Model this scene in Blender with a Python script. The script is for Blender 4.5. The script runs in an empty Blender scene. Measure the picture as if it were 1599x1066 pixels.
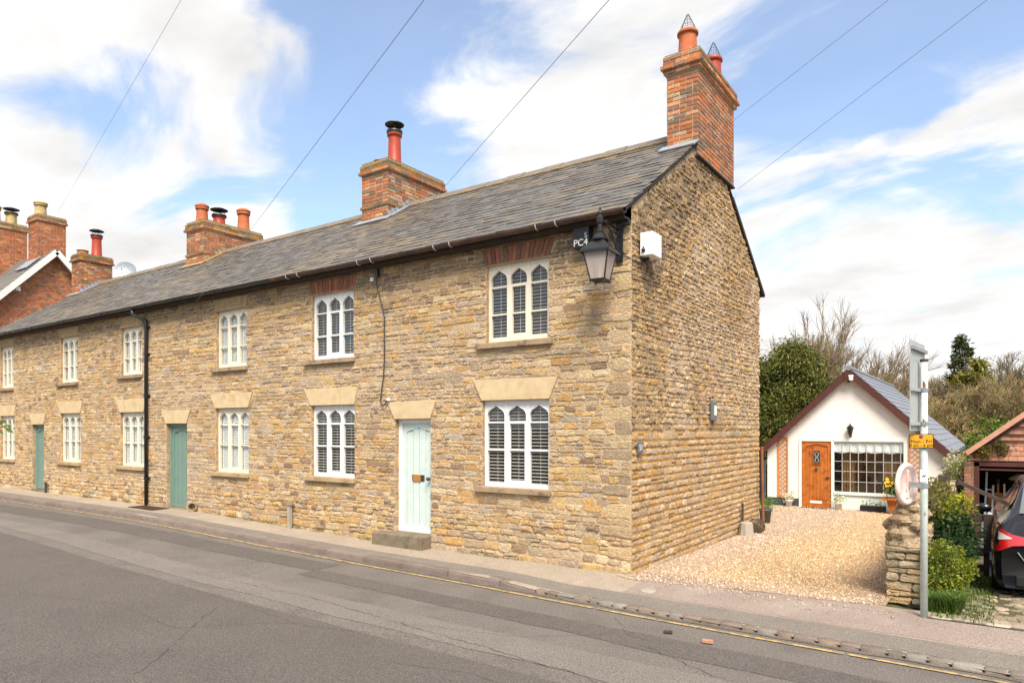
import bpy, math, random
import numpy as np
from mathutils import Vector, Matrix, noise as mnoise
R = random.Random(7); NR = np.random.default_rng(7)
S = bpy.context.scene; COL = S.collection
PI = math.pi; rad = math.radians
# ------------------------------------------------------------ camera, sky, sun, exposure
CAM = Vector((4.034, -8.614, 2.0)); HEAD = 34.953
cd = bpy.data.cameras.new('camera'); cam = bpy.data.objects.new('camera', cd); COL.objects.link(cam)
cam.location = CAM; cam.rotation_euler = (rad(90), 0, rad(HEAD))
cd.sensor_width = 36; cd.lens = 1073 / 1599 * 36; cd.shift_y = (668 - 533) / 1599; cd.clip_start = .1; cd.clip_end = 3000
S.camera = cam
SUN_EL, SUN_AZ = rad(50), rad(40)            # azimuth measured from -Y (behind the viewer) towards +X
sdir = Vector((math.cos(SUN_EL) * math.sin(SUN_AZ), -math.cos(SUN_EL) * math.cos(SUN_AZ), math.sin(SUN_EL)))
W = bpy.data.worlds.new('World'); S.world = W; W.use_nodes = True
nt = W.node_tree; N = nt.nodes; L = nt.links; N.clear()
def nd(t, **k):
    n = N.new(t)
    for a, b in k.items(): setattr(n, a, b)
    return n
def mth(op, a, b=None, c=None):
    n = nd('ShaderNodeMath', operation=op)
    for i, v in enumerate((a, b, c)):
        if v is None: continue
        if isinstance(v, (int, float)): n.inputs[i].default_value = v
        else: L.new(v, n.inputs[i])
    return n.outputs[0]
SKYB = [(-0.06, 0.93, 0.36, 14, 0.036), (-0.19, 0.87, 0.46, 20, 0.023), (-0.65, 0.59, 0.48, 24, 0.07), (-0.25, 0.9, 0.34, 60, 0.06), (-0.84, 0.35, 0.41, 22, 0.1), (-0.71, 0.51, 0.48, 40, 0.09), (-0.89, 0.33, 0.3, 60, 0.06), (-0.82, 0.5, 0.26, 60, 0.1), (-0.72, 0.62, 0.31, 90, 0.05), (-0.47, 0.77, 0.43, 90, 0.12), (-0.54, 0.75, 0.39, 90, 0.07), (-0.41, 0.82, 0.4, 120, 0.06), (-0.06, 0.98, 0.19, 22, 0.13), (-0.2, 0.94, 0.26, 60, 0.04), (-0.04, 0.93, 0.37, 160, 0.06), (-0.75, 0.54, 0.38, 60, -0.23), (-0.65, 0.64, 0.4, 70, -0.16), (-0.56, 0.66, 0.5, 70, -0.14), (-0.16, 0.89, 0.43, 40, -0.12), (-0.27, 0.88, 0.38, 70, -0.08), (-0.13, 0.94, 0.32, 60, -0.09), (0.01, 0.91, 0.42, 60, -0.11), (-0.84, 0.43, 0.33, 120, -0.11)]
sky = nd('ShaderNodeTexSky', sky_type='NISHITA'); sky.sun_disc = False
sky.sun_elevation = SUN_EL; sky.sun_rotation = math.atan2(sdir.x, sdir.y); sky.air_density = 1.0; sky.dust_density = .6; sky.ozone_density = 2.0
tc = nd('ShaderNodeTexCoord'); sp = nd('ShaderNodeSeparateXYZ'); L.new(tc.outputs['Generated'], sp.inputs[0])
den = mth('ADD', mth('MAXIMUM', sp.outputs[2], 0.0), .22)
cb = nd('ShaderNodeCombineXYZ'); L.new(mth('DIVIDE', sp.outputs[0], den), cb.inputs[0]); L.new(mth('DIVIDE', sp.outputs[1], den), cb.inputs[1])
mp = nd('ShaderNodeMapping'); L.new(cb.outputs[0], mp.inputs[0]); mp.inputs['Location'].default_value = (3.1, .4, 0); mp.inputs['Rotation'].default_value = (0, 0, rad(20))
mp.inputs['Scale'].default_value = (1.0, 1.5, 1)
n1 = nd('ShaderNodeTexNoise'); n1.inputs['Scale'].default_value = 2.1; n1.inputs['Detail'].default_value = 10; n1.inputs['Roughness'].default_value = .56; n1.inputs['Distortion'].default_value = .5
L.new(mp.outputs[0], n1.inputs['Vector'])
n2 = nd('ShaderNodeTexNoise'); n2.inputs['Scale'].default_value = .5; n2.inputs['Detail'].default_value = 3
L.new(mp.outputs[0], n2.inputs['Vector'])
hz = mth('MULTIPLY', mth('POWER', mth('SUBTRACT', 1.0, mth('MAXIMUM', sp.outputs[2], 0.0)), 5.0), .13)
cv = mth('ADD', mth('ADD', n1.outputs[0], mth('MULTIPLY', mth('SUBTRACT', n2.outputs[0], .5), .25)), hz)
# broad cloud banks and clear patches of that day's sky, as compass directions: (x, y, z, width, amount)
for bx_, by_, bz_, k_, w_ in SKYB:
    dn = nd('ShaderNodeVectorMath', operation='DOT_PRODUCT'); L.new(tc.outputs['Generated'], dn.inputs[0]); dn.inputs[1].default_value = Vector((bx_, by_, bz_)).normalized()
    cv = mth('ADD', cv, mth('MULTIPLY', mth('EXPONENT', mth('MULTIPLY', mth('SUBTRACT', dn.outputs['Value'], 1.0), k_)), w_))
mr = nd('ShaderNodeMapRange', interpolation_type='SMOOTHSTEP'); L.new(cv, mr.inputs[0])
mr.inputs[1].default_value = .42; mr.inputs[2].default_value = .61; mr.inputs[3].default_value = .14; mr.inputs[4].default_value = 1.0
b1 = nd('ShaderNodeBackground'); L.new(sky.outputs[0], b1.inputs[0]); b1.inputs[1].default_value = .14
b2 = nd('ShaderNodeBackground'); b2.inputs[0].default_value = (1, .99, .975, 1); n3 = nd('ShaderNodeTexNoise'); n3.inputs['Scale'].default_value = 3.2; n3.inputs['Detail'].default_value = 6; L.new(mp.outputs[0], n3.inputs['Vector'])
L.new(mth('ADD', mth('MULTIPLY', n3.outputs[0], .42), .34), b2.inputs[1])      # brighter and greyer parts of the cloud
mx = nd('ShaderNodeMixShader'); L.new(mr.outputs[0], mx.inputs[0]); L.new(b1.outputs[0], mx.inputs[1]); L.new(b2.outputs[0], mx.inputs[2])
wo = nd('ShaderNodeOutputWorld'); L.new(mx.outputs[0], wo.inputs[0])
sl = bpy.data.lights.new('sun', 'SUN'); sl.energy = 3.7; sl.angle = rad(28); sl.color = (1, .91, .775)
so = bpy.data.objects.new('sun', sl); COL.objects.link(so); so.rotation_euler = sdir.to_track_quat('Z', 'Y').to_euler(); so.location = (0, -5, 30)
S.view_settings.view_transform = 'Standard'; S.view_settings.look = 'None'; S.view_settings.gamma = 1; S.view_settings.use_curve_mapping = False
S.view_settings.exposure = .9
S.cycles.max_bounces = 6; S.cycles.transparent_max_bounces = 12

# ------------------------------------------------------------ materials
def M(name, base, rough=.85, var=0, vs=4, bump=0, bs=40, attr=False, metal=0, coat=0, spec=.4, grain=0, gs=150, stain=None, ss=1.5, slo=.52, shi=.68, strat=1, pits=0):
    m = bpy.data.materials.new(name); m.use_nodes = True; t = m.node_tree; n = t.nodes; l = t.links
    p = n['Principled BSDF']; p.inputs['Roughness'].default_value = rough; p.inputs['Metallic'].default_value = metal
    p.inputs['Coat Weight'].default_value = coat; p.inputs['Specular IOR Level'].default_value = spec
    g = n.new('ShaderNodeNewGeometry').outputs['Position']
    def noise(sc, det=5, ro=.6):
        q = n.new('ShaderNodeTexNoise'); q.inputs['Scale'].default_value = sc; q.inputs['Detail'].default_value = det; q.inputs['Roughness'].default_value = ro
        l.new(g, q.inputs['Vector']); return q.outputs[0]
    def rng(s, a, b, c, d):
        q = n.new('ShaderNodeMapRange'); l.new(s, q.inputs[0])
        for i, v in enumerate((a, b, c, d)): q.inputs[i + 1].default_value = v
        return q.outputs[0]
    def mul(c, f):
        q = n.new('ShaderNodeVectorMath'); q.operation = 'SCALE'; l.new(c, q.inputs[0]); l.new(f, q.inputs['Scale']); return q.outputs[0]
    if strat != 1:
        q = n.new('ShaderNodeMapping'); q.inputs['Scale'].default_value = (1, 1, strat); l.new(g, q.inputs[0]); g = q.outputs[0]
    if attr:
        a = n.new('ShaderNodeAttribute'); a.attribute_name = 'col'; c = a.outputs['Color']
    else:
        a = n.new('ShaderNodeRGB'); a.outputs[0].default_value = (*base, 1); c = a.outputs[0]
    if stain:
        q = n.new('ShaderNodeMix'); q.data_type = 'RGBA'; l.new(rng(noise(ss, 7, .65), slo, shi, 0, 1), q.inputs[0]); l.new(c, q.inputs[6]); q.inputs[7].default_value = (*stain, 1); c = q.outputs[2]
    if var: c = mul(c, rng(noise(vs), .25, .75, 1 - var, 1 + var))
    if grain: c = mul(c, rng(noise(gs, 3, .7), .3, .7, 1 - grain, 1 + grain))
    if pits: c = mul(c, rng(noise(bs * 1.3, 4, .7), .30, .42, 1 - pits, 1))
    l.new(c, p.inputs['Base Color'])
    if bump:
        b = n.new('ShaderNodeBump'); b.inputs['Distance'].default_value = bump; b.inputs['Strength'].default_value = 1
        l.new(noise(bs, 6, .62), b.inputs['Height']); l.new(b.outputs[0], p.inputs['Normal'])
    return m
def glassmat(name, tint=(1, 1, 1), refl=.12):
    m = bpy.data.materials.new(name); m.use_nodes = True; t = m.node_tree; n = t.nodes; l = t.links; n.clear()
    o = n.new('ShaderNodeOutputMaterial'); mx = n.new('ShaderNodeMixShader'); tr = n.new('ShaderNodeBsdfTransparent'); gl = n.new('ShaderNodeBsdfGlossy')
    tr.inputs[0].default_value = (*tint, 1); gl.inputs['Roughness'].default_value = .02
    lw = n.new('ShaderNodeFresnel'); lw.inputs[0].default_value = 1.5
    ad = n.new('ShaderNodeMath'); ad.operation = 'ADD'; l.new(lw.outputs[0], ad.inputs[0]); ad.inputs[1].default_value = refl
    gb = n.new('ShaderNodeNewGeometry'); sb = n.new('ShaderNodeMath'); sb.operation = 'SUBTRACT'; sb.inputs[0].default_value = 1; l.new(gb.outputs['Backfacing'], sb.inputs[1])
    mu = n.new('ShaderNodeMath'); mu.operation = 'MULTIPLY'; l.new(ad.outputs[0], mu.inputs[0]); l.new(sb.outputs[0], mu.inputs[1])
    l.new(mu.outputs[0], mx.inputs[0]); l.new(tr.outputs[0], mx.inputs[1]); l.new(gl.outputs[0], mx.inputs[2]); l.new(mx.outputs[0], o.inputs[0]); return m
def leafmat(name):
    m = bpy.data.materials.new(name); m.use_nodes = True; t = m.node_tree; n = t.nodes; l = t.links; p = n['Principled BSDF']
    a = n.new('ShaderNodeAttribute'); a.attribute_name = 'col'; l.new(a.outputs['Color'], p.inputs['Base Color']); p.inputs['Roughness'].default_value = .5
    p.inputs['Specular IOR Level'].default_value = .3
    tl = n.new('ShaderNodeBsdfTranslucent'); l.new(a.outputs['Color'], tl.inputs[0]); mx = n.new('ShaderNodeMixShader'); mx.inputs[0].default_value = .3
    l.new(p.outputs[0], mx.inputs[1]); l.new(tl.outputs[0], mx.inputs[2]); l.new(mx.outputs[0], n['Material Output'].inputs[0]); return m
m_stone = M('stone', (.4, .28, .15), .95, var=.28, vs=16, bump=.045, bs=30, attr=True, grain=.3, gs=75, spec=.12, stain=(.50, .38, .26), ss=6, slo=.5, shi=.8, strat=2.2, pits=.4)
m_mortar = M('lime_mortar', (.56, .43, .295), .95, var=.25, vs=3, bump=.04, bs=40, grain=.25, gs=100, spec=.1, stain=(.54, .39, .22), ss=1.2, pits=.3)
m_ochremortar = M('ochre_mortar', (.56, .32, .10), .95, var=.25, vs=3, bump=.04, bs=40, grain=.25, gs=100, spec=.1, stain=(.48, .34, .18), ss=1.4, pits=.4)
m_dressed = M('dressed_stone', (.56, .43, .26), .9, var=.12, vs=6, bump=.006, bs=70, grain=.12, gs=160, spec=.15, stain=(.47, .34, .19), ss=4)
m_dull = M('stained_lintel', (.40, .29, .165), .92, var=.2, vs=6, bump=.008, bs=70, grain=.15, spec=.15, stain=(.28, .20, .115), ss=5)
m_sillstone = M('sill_stone', (.33, .24, .15), .9, var=.2, vs=7, bump=.01, bs=60, grain=.15, spec=.15, stain=(.12, .09, .06), ss=5)
m_brick = M('brick', (.4, .15, .07), .92, var=.25, vs=16, bump=.012, bs=60, attr=True, grain=.25, gs=90, spec=.15, stain=(.21, .145, .10), ss=3.2, slo=.5, shi=.72)
m_lichen = M('lichen_mortar', (.2, .155, .08), .95, var=.4, vs=8, bump=.03, bs=35, grain=.3, gs=60, stain=(.30, .20, .04), ss=6)
m_bmortar = M('brick_mortar', (.56, .46, .34), .95, var=.25, vs=10, bump=.01, bs=60, grain=.2)
m_slate = M('slate', (.12, .11, .1), .5, var=.25, vs=6, bump=.006, bs=45, attr=True, grain=.22, gs=60, spec=.5, stain=(.165, .127, .083), ss=6, slo=.5, shi=.72)
m_ridge = M('ridge_tile', (.16, .145, .13), .7, var=.25, vs=6, bump=.006, bs=50, grain=.2, stain=(.2, .14, .06), ss=5)
m_bed = M('ridge_bedding', (.36, .25, .13), .95, var=.3, vs=8, bump=.02, bs=40)
m_lead = M('lead_flashing', (.27, .29, .32), .5, var=.2, vs=6, bump=.004, bs=30)
m_gut = M('brown_gutter', (.055, .032, .024), .5, var=.4, vs=5, grain=.2, stain=(.13, .06, .035), ss=4)
m_black = M('black_iron', (.010, .0105, .012), .38, var=.3, vs=10, bump=.002, bs=60, spec=.5)
m_clip = M('gutter_clip', (.5, .45, .4), .6)
m_wood_dk = M('dark_timber', (.035, .026, .02), .8, var=.4, vs=8, bump=.006, bs=40)
m_white = M('white_paint', (.70, .70, .69), .45, var=.03, vs=8)
m_cream = M('cream_paint', (.66, .61, .50), .5, var=.05, vs=8)
m_glass = glassmat('window_glass', (.97, .98, .98), .06)
m_slatblind = M('blind_slat', (.44, .41, .395), .55, var=.05)
m_shut = M('white_blind', (.80, .81, .80), .6, var=.05)
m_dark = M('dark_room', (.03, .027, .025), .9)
m_mint = M('mint_door_paint', (.52, .61, .58), .45, var=.10, vs=4, grain=.06, gs=30)
m_sage = M('sage_door_paint', (.15, .235, .195), .5, var=.08, vs=5)
m_brass = M('brass', (.62, .28, .08), .4, metal=.6, var=.2, vs=40)
m_iron = M('aged_iron', (.08, .075, .07), .5, metal=.6)
m_terra = M('terracotta', (.44, .12, .045), .8, var=.25, vs=9, bump=.005, bs=50, grain=.15, stain=(.30, .17, .08), ss=6)
m_redpot = M('red_glazed_pot', (.36, .05, .025), .45, var=.2, vs=9)
m_buff = M('buff_pot', (.42, .31, .14), .85, var=.25, vs=8, bump=.005, stain=(.10, .08, .04), ss=5)
m_asphalt = M('asphalt', (.175, .153, .136), .9, var=.10, vs=.8, bump=.02, bs=60, grain=.5, gs=55, spec=.25, stain=(.15, .131, .117), ss=1.1, slo=.5, shi=.62)
m_asphalt2 = M('darker_asphalt', (.128, .112, .10), .9, var=.10, vs=1.1, bump=.02, bs=65, grain=.5, gs=60, spec=.25)
m_asphalt3 = M('pale_asphalt', (.20, .176, .155), .9, var=.1, vs=1.2, bump=.02, bs=60, grain=.5, gs=58, spec=.25)
m_crack = M('crack_tar', (.07, .06, .052), .9, bump=.01)
m_pave = M('beige_tarmac', (.37, .305, .24), .95, var=.12, vs=1.4, bump=.016, bs=70, grain=.4, gs=65, spec=.15, stain=(.32, .26, .205), ss=1.1)
m_pink = M('pinkish_tarmac', (.31, .245, .21), .95, var=.12, vs=1.4, bump=.016, bs=70, grain=.42, gs=65, spec=.15, stain=(.33, .275, .235), ss=1.3)
m_trench = M('grey_tarmac', (.215, .187, .16), .95, var=.12, vs=1.4, bump=.016, bs=70, grain=.42, gs=65, spec=.15)
m_kerb = M('kerb_stone', (.22, .185, .16), .92, var=.22, vs=5, bump=.01, bs=60, attr=True, grain=.22, gs=110, spec=.15)
m_yellow = M('yellow_paint', (.50, .34, .12), .8, var=.2, vs=6, grain=.25, gs=110, stain=(.21, .165, .11), ss=9, slo=.44, shi=.60)
m_grit = M('gutter_grit', (.17, .14, .11), .95, var=.3, vs=8, bump=.02, bs=80, grain=.4, gs=90)
m_gravel = M('gravel', (.5, .37, .26), .9, attr=True, var=.15, vs=60, spec=.2)
m_gravelbed = M('gravel_bed', (.47, .34, .22), .95, var=.35, vs=30, bump=.03, bs=60, grain=.4, gs=60, stain=(.52, .37, .21), ss=.6)
m_soil = M('soil', (.11, .085, .05), .95, var=.4, vs=3, bump=.03, bs=20, stain=(.07, .09, .025), ss=2)
m_field = M('field_ground', (.10, .095, .04), .95, var=.4, vs=.2, grain=.3, gs=3)
m_render = M('white_render', (.80, .765, .715), .9, var=.04, vs=2, bump=.004, bs=60, stain=(.68, .63, .56), ss=1.6, slo=.55, shi=.8)
m_plinth = M('black_plinth', (.05, .055, .065), .7, var=.2)
m_barge = M('oxblood_paint', (.075, .022, .017), .6, var=.25, vs=5)
m_grslate = M('grey_slate', (.20, .215, .24), .55, attr=True, var=.12, vs=5, spec=.4)
m_palegreen = M('pale_green_paint', (.66, .72, .66), .6, var=.03)
m_oak = M('orange_oak', (.42, .125, .018), .45, var=.28, vs=9, bump=.003, bs=40, spec=.5, stain=(.27, .065, .01), ss=8)
m_trel = M('orange_trellis', (.52, .20, .045), .7, var=.25, vs=12)
m_lacew = M('lace', (.74, .79, .79), .9, var=.06, vs=20)
m_leadcame = M('lead_came', (.5, .5, .48), .6)
m_curtain = M('brown_curtain', (.20, .10, .03), .9, var=.4, vs=6)
m_concrete = M('concrete', (.36, .32, .26), .95, var=.2, vs=8, bump=.01, bs=50, grain=.2)
m_step = M('worn_step', (.19, .15, .105), .92, var=.25, vs=7, bump=.01, bs=50, grain=.2, stain=(.11, .10, .055), ss=3)
m_rust = M('rust', (.23, .08, .028), .9, var=.4, vs=40)
m_polepaint = M('pale_green_pole_paint', (.47, .53, .49), .55, var=.12, vs=10, grain=.1, gs=40, stain=(.20, .075, .025), ss=9, slo=.66, shi=.70)
m_signgrey = M('sign_back_grey', (.36, .38, .38), .5, var=.08, vs=5, spec=.4, grain=.05)
m_signyel = M('yellow_sign', (.72, .34, .01), .5, var=.03)
m_ink = M('black_ink', (.012, .012, .012), .6)
m_blue = M('blue_print', (.03, .04, .35), .5)
m_redink = M('red_print', (.45, .02, .02), .5)
m_galv = M('galvanised', (.30, .33, .35), .45, metal=.5, var=.2, vs=20)
m_pinkplastic = M('faded_pink_plastic', (.72, .56, .52), .55, var=.06, vs=10, stain=(.52, .33, .27), ss=6)
m_leaf = leafmat('leaf'); m_conif = leafmat('conifer_leaf')
m_bark = M('bark', (.13, .10, .07), .9, var=.3, vs=6, bump=.02, bs=20)
m_bark2 = M('mossy_bark', (.16, .12, .035), .9, var=.35, vs=2)
m_twig = M('twig', (.15, .105, .08), .9, attr=True)
m_carpaint = M('black_car_paint', (.008, .008, .010), .22, coat=.35, spec=.45)
m_carglass = M('tinted_glass', (.12, .13, .14), .06, spec=.9, coat=1)
m_tail = M('red_tail_lens', (.5, .006, .012), .12, coat=1, spec=.6)
m_tailw = M('clear_tail_lens', (.62, .56, .54), .12, coat=1)
m_rubber = M('tyre_rubber', (.015, .015, .015), .85)
m_chrome = M('chrome', (.7, .7, .7), .2, metal=1)
m_gate = M('weathered_gate', (.06, .043, .034), .8, var=.3, vs=7, bump=.004, bs=40)
m_tileplain = M('clay_tile_trim', (.50, .27, .18), .9, var=.2, vs=10)
m_grplain = M('grey_ridge', (.2, .21, .23), .6, var=.1)
m_tile = M('clay_tile', (.4, .17, .11), .9, attr=True, var=.2, vs=10, grain=.12)
m_grass = leafmat('grass_blade')
m_plasticw = M('white_plastic', (.80, .80, .79), .4)
m_dgrey = M('grey_plastic', (.12, .14, .15), .5)
m_cable = M('cable', (.03, .03, .035), .6)
m_bluecable = M('overhead_cable', (.24, .31, .38), .6)
m_lampglass = glassmat('lantern_glass', (.80, .72, .68), .05)
_t = m_lampglass.node_tree; _d = _t.nodes.new('ShaderNodeBsdfDiffuse'); _d.inputs[0].default_value = (.75, .66, .62, 1); _m = _t.nodes.new('ShaderNodeMixShader'); _m.inputs[0].default_value = .4
_o = [n for n in _t.nodes if n.type == 'OUTPUT_MATERIAL'][0]; _t.links.new(_o.inputs[0].links[0].from_socket, _m.inputs[1]); _t.links.new(_d.outputs[0], _m.inputs[2]); _t.links.new(_m.outputs[0], _o.inputs[0])
m_tarp = M('grey_cover', (.13, .12, .12), .85, var=.3, vs=5, bump=.05, bs=6)
m_petal = M('petal', (.8, .4, .02), .7, attr=True)

# ------------------------------------------------------------ mesh helpers
WL = {}
def place(o, loc, parent):
    loc = Vector(loc)
    if parent is not None: o.parent = parent; o.location = loc - WL[parent.name]
    else: o.location = loc
    WL[o.name] = loc
def tag(o, label=None, cat=None, group=None, kind=None):
    if label: o['label'] = label
    if cat: o['category'] = cat
    if group: o['group'] = group
    if kind: o['kind'] = kind
    return o
def thing(name, label, cat, loc, group=None):
    o = bpy.data.objects.new(name, None); COL.objects.link(o); o.empty_display_size = .2; place(o, loc, None); return tag(o, label, cat, group)
class MB:
    def __init__(s): s.v = []; s.f = []; s.c = []
    def add(s, vs, fs, col=None):
        k = len(s.v); s.v += [tuple(v) for v in vs]; s.f += [tuple(i + k for i in f) for f in fs]; s.c += [col or (1, 1, 1)] * len(vs); return s
    def box(s, x0, x1, y0, y1, z0, z1, col=None):
        return s.add([(x, y, z) for z in (z0, z1) for y in (y0, y1) for x in (x0, x1)],
                     [(0, 2, 3, 1), (4, 5, 7, 6), (0, 1, 5, 4), (2, 6, 7, 3), (0, 4, 6, 2), (1, 3, 7, 5)], col)
    def obox(s, c, ax, ay, az, col=None):       # centre, three half-axis vectors
        c, ax, ay, az = Vector(c), Vector(ax), Vector(ay), Vector(az)
        return s.add([c + i * ax + j * ay + k * az for k in (-1, 1) for j in (-1, 1) for i in (-1, 1)],
                     [(0, 2, 3, 1), (4, 5, 7, 6), (0, 1, 5, 4), (2, 6, 7, 3), (0, 4, 6, 2), (1, 3, 7, 5)], col)
    def bar(s, a, b, w, h, up=(0, 0, 1), col=None):
        a, b = Vector(a), Vector(b); d = b - a; q = d.cross(Vector(up)).normalized(); u = q.cross(d).normalized()
        return s.obox((a + b) / 2, d / 2, q * w / 2, u * h / 2, col)
    def tube(s, pts, r, n=8, cap=True, col=None):
        pts = [Vector(p) for p in pts]; k = len(pts); rr = r if isinstance(r, (list, tuple)) else [r] * k
        vs = []; prev = None
        for i, p in enumerate(pts):
            d = (pts[min(i + 1, k - 1)] - pts[max(i - 1, 0)]).normalized()
            q = (d.orthogonal() if prev is None else (prev - d * prev.dot(d))).normalized(); prev = q; u = d.cross(q)
            vs += [p + (q * math.cos(2 * PI * j / n) + u * math.sin(2 * PI * j / n)) * rr[i] for j in range(n)]
        fs = [(i * n + j, i * n + (j + 1) % n, (i + 1) * n + (j + 1) % n, (i + 1) * n + j) for i in range(k - 1) for j in range(n)]
        if cap: fs += [tuple(range(n))[::-1], tuple((k - 1) * n + j for j in range(n))]
        return s.add(vs, fs, col)
    def lathe(s, c, prof, n=16, col=None):     # prof: (r, z) pairs
        c = Vector(c); k = len(prof)
        vs = [c + Vector((r * math.cos(2 * PI * j / n), r * math.sin(2 * PI * j / n), z)) for r, z in prof for j in range(n)]
        fs = [(i * n + j, i * n + (j + 1) % n, (i + 1) * n + (j + 1) % n, (i + 1) * n + j) for i in range(k - 1) for j in range(n)]
        return s.add(vs, fs, col)
    def prism(s, poly, fn, d0, d1, col=None):   # poly in (u,v), fn(u,v,n)->xyz, extruded between n=d0 and d1
        n = len(poly); vs = [fn(u, v, d0) for u, v in poly] + [fn(u, v, d1) for u, v in poly]
        return s.add(vs, [tuple(range(n))[::-1], tuple(range(n, 2 * n))] + [(i, (i + 1) % n, n + (i + 1) % n, n + i) for i in range(n)], col)
    def build(s, name, mat, parent=None, loc=None, smooth=False, kind=None, bev=0):
        a = np.array(s.v)
        if loc is None: loc = (a.min(0) + a.max(0)) / 2
        loc = Vector(loc); me = bpy.data.meshes.new(name); me.from_pydata((a - np.array(loc)).tolist(), [], s.f)
        at = me.attributes.new('col', 'FLOAT_COLOR', 'POINT'); at.data.foreach_set('color', np.c_[np.array(s.c), np.ones(len(s.v))].ravel().astype(np.float32))
        me.materials.append(mat)
        if smooth: me.shade_smooth()
        o = bpy.data.objects.new(name, me); COL.objects.link(o); place(o, loc, parent)
        if bev: b = o.modifiers.new('bevel', 'BEVEL'); b.width = bev; b.segments = 2; b.limit_method = 'ANGLE'
        if kind: o['kind'] = kind
        return o
def npmesh(name, V, F, Cc, mat, parent=None, loc=(0, 0, 0), kind=None, smooth=False):
    V = np.asarray(V, np.float32) - np.array(loc, np.float32); F = np.asarray(F, np.int32); me = bpy.data.meshes.new(name); k = F.shape[1]
    me.vertices.add(len(V)); me.vertices.foreach_set('co', V.ravel()); me.loops.add(F.size); me.loops.foreach_set('vertex_index', F.ravel())
    me.polygons.add(len(F)); me.polygons.foreach_set('loop_start', np.arange(0, F.size, k, dtype=np.int32)); me.update(calc_edges=True)
    at = me.attributes.new('col', 'FLOAT_COLOR', 'POINT'); at.data.foreach_set('color', np.c_[Cc, np.ones(len(V))].ravel().astype(np.float32))
    me.materials.append(mat); me.validate()
    if smooth: me.shade_smooth()
    o = bpy.data.objects.new(name, me); COL.objects.link(o); place(o, loc, parent)
    if kind: o['kind'] = kind
    return o
def leaves(P, size, cols, asp=.5, droop=0, nrm=None):
    """one folded quad per point; returns V,F,C arrays"""
    n = len(P); d = NR.normal(size=(n, 3)); d[:, 2] -= droop
    if nrm is not None: d = d * .8 + nrm
    d /= np.linalg.norm(d, axis=1)[:, None]; r = NR.normal(size=(n, 3)); q = np.cross(d, r); q /= np.linalg.norm(q, axis=1)[:, None] + 1e-9
    u = np.cross(d, q); s = (np.asarray(size) * NR.uniform(.6, 1.3, n))[:, None]
    V = np.stack([P, P + d * s * .5 + q * s * asp * .5 + u * s * .1, P + d * s, P + d * s * .5 - q * s * asp * .5 + u * s * .1], 1).reshape(-1, 3)
    F = np.arange(4 * n).reshape(n, 4); cols = np.array(cols); c = cols[NR.integers(0, len(cols), n)] * NR.uniform(.7, 1.25, (n, 1))
    return V, F, np.repeat(c, 4, 0)
def text(body, name, size, loc, rot, mat, parent, align='CENTER', depth=.002):
    cu = bpy.data.curves.new(name, 'FONT'); cu.body = body; cu.size = size; cu.extrude = depth; cu.align_x = align; cu.align_y = 'CENTER'
    t = bpy.data.objects.new('tmp', cu); me = bpy.data.meshes.new_from_object(t); bpy.data.objects.remove(t); me.materials.append(mat)
    o = bpy.data.objects.new(name, me); COL.objects.link(o); o.rotation_euler = rot; place(o, loc, parent); return o
# pieces: (verts, faces, colour, area, normal, parent, material) -> the 300 that show largest become objects, the rest one joined part
def emit(name, rest, pieces, root, mat, limit=300, smooth=False):
    def key(p):
        c = np.mean(p[0], 0); d = np.array(CAM) - c; r = np.linalg.norm(d); return p[3] * max(float(np.dot(d / r, p[4])), 0.0) / r ** 2
    pieces = sorted(pieces, key=key, reverse=True)
    for vs, fs, col, ar, nm, par in pieces[:limit]:
        m = MB().add(vs, fs, col); m.build(name, mat, par, smooth=smooth)
    if pieces[limit:]:
        m = MB()
        for vs, fs, col, ar, nm, par in pieces[limit:]: m.add(vs, fs, col)
        m.build(rest, mat, root, smooth=smooth, kind='stuff')
def jit(c, a=.12, b=.025):
    k = R.uniform(1 - a, 1 + a); return tuple(max(.005, x * k * R.uniform(1 - b, 1 + b)) for x in c)
def sub(rects, ob, mw=.04, mh=.03):
    out = []
    for x0, x1, z0, z1 in rects:
        a0, a1, c0, c1 = ob
        if x1 <= a0 or x0 >= a1 or z1 <= c0 or z0 >= c1: out.append((x0, x1, z0, z1)); continue
        for q in ((x0, min(x1, a0), z0, z1), (max(x0, a1), x1, z0, z1), (max(x0, a0), min(x1, a1), z0, c0), (max(x0, a0), min(x1, a1), c1, z1)):
            if q[1] - q[0] > mw and q[3] - q[2] > mh: out.append(q)
    return out
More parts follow.
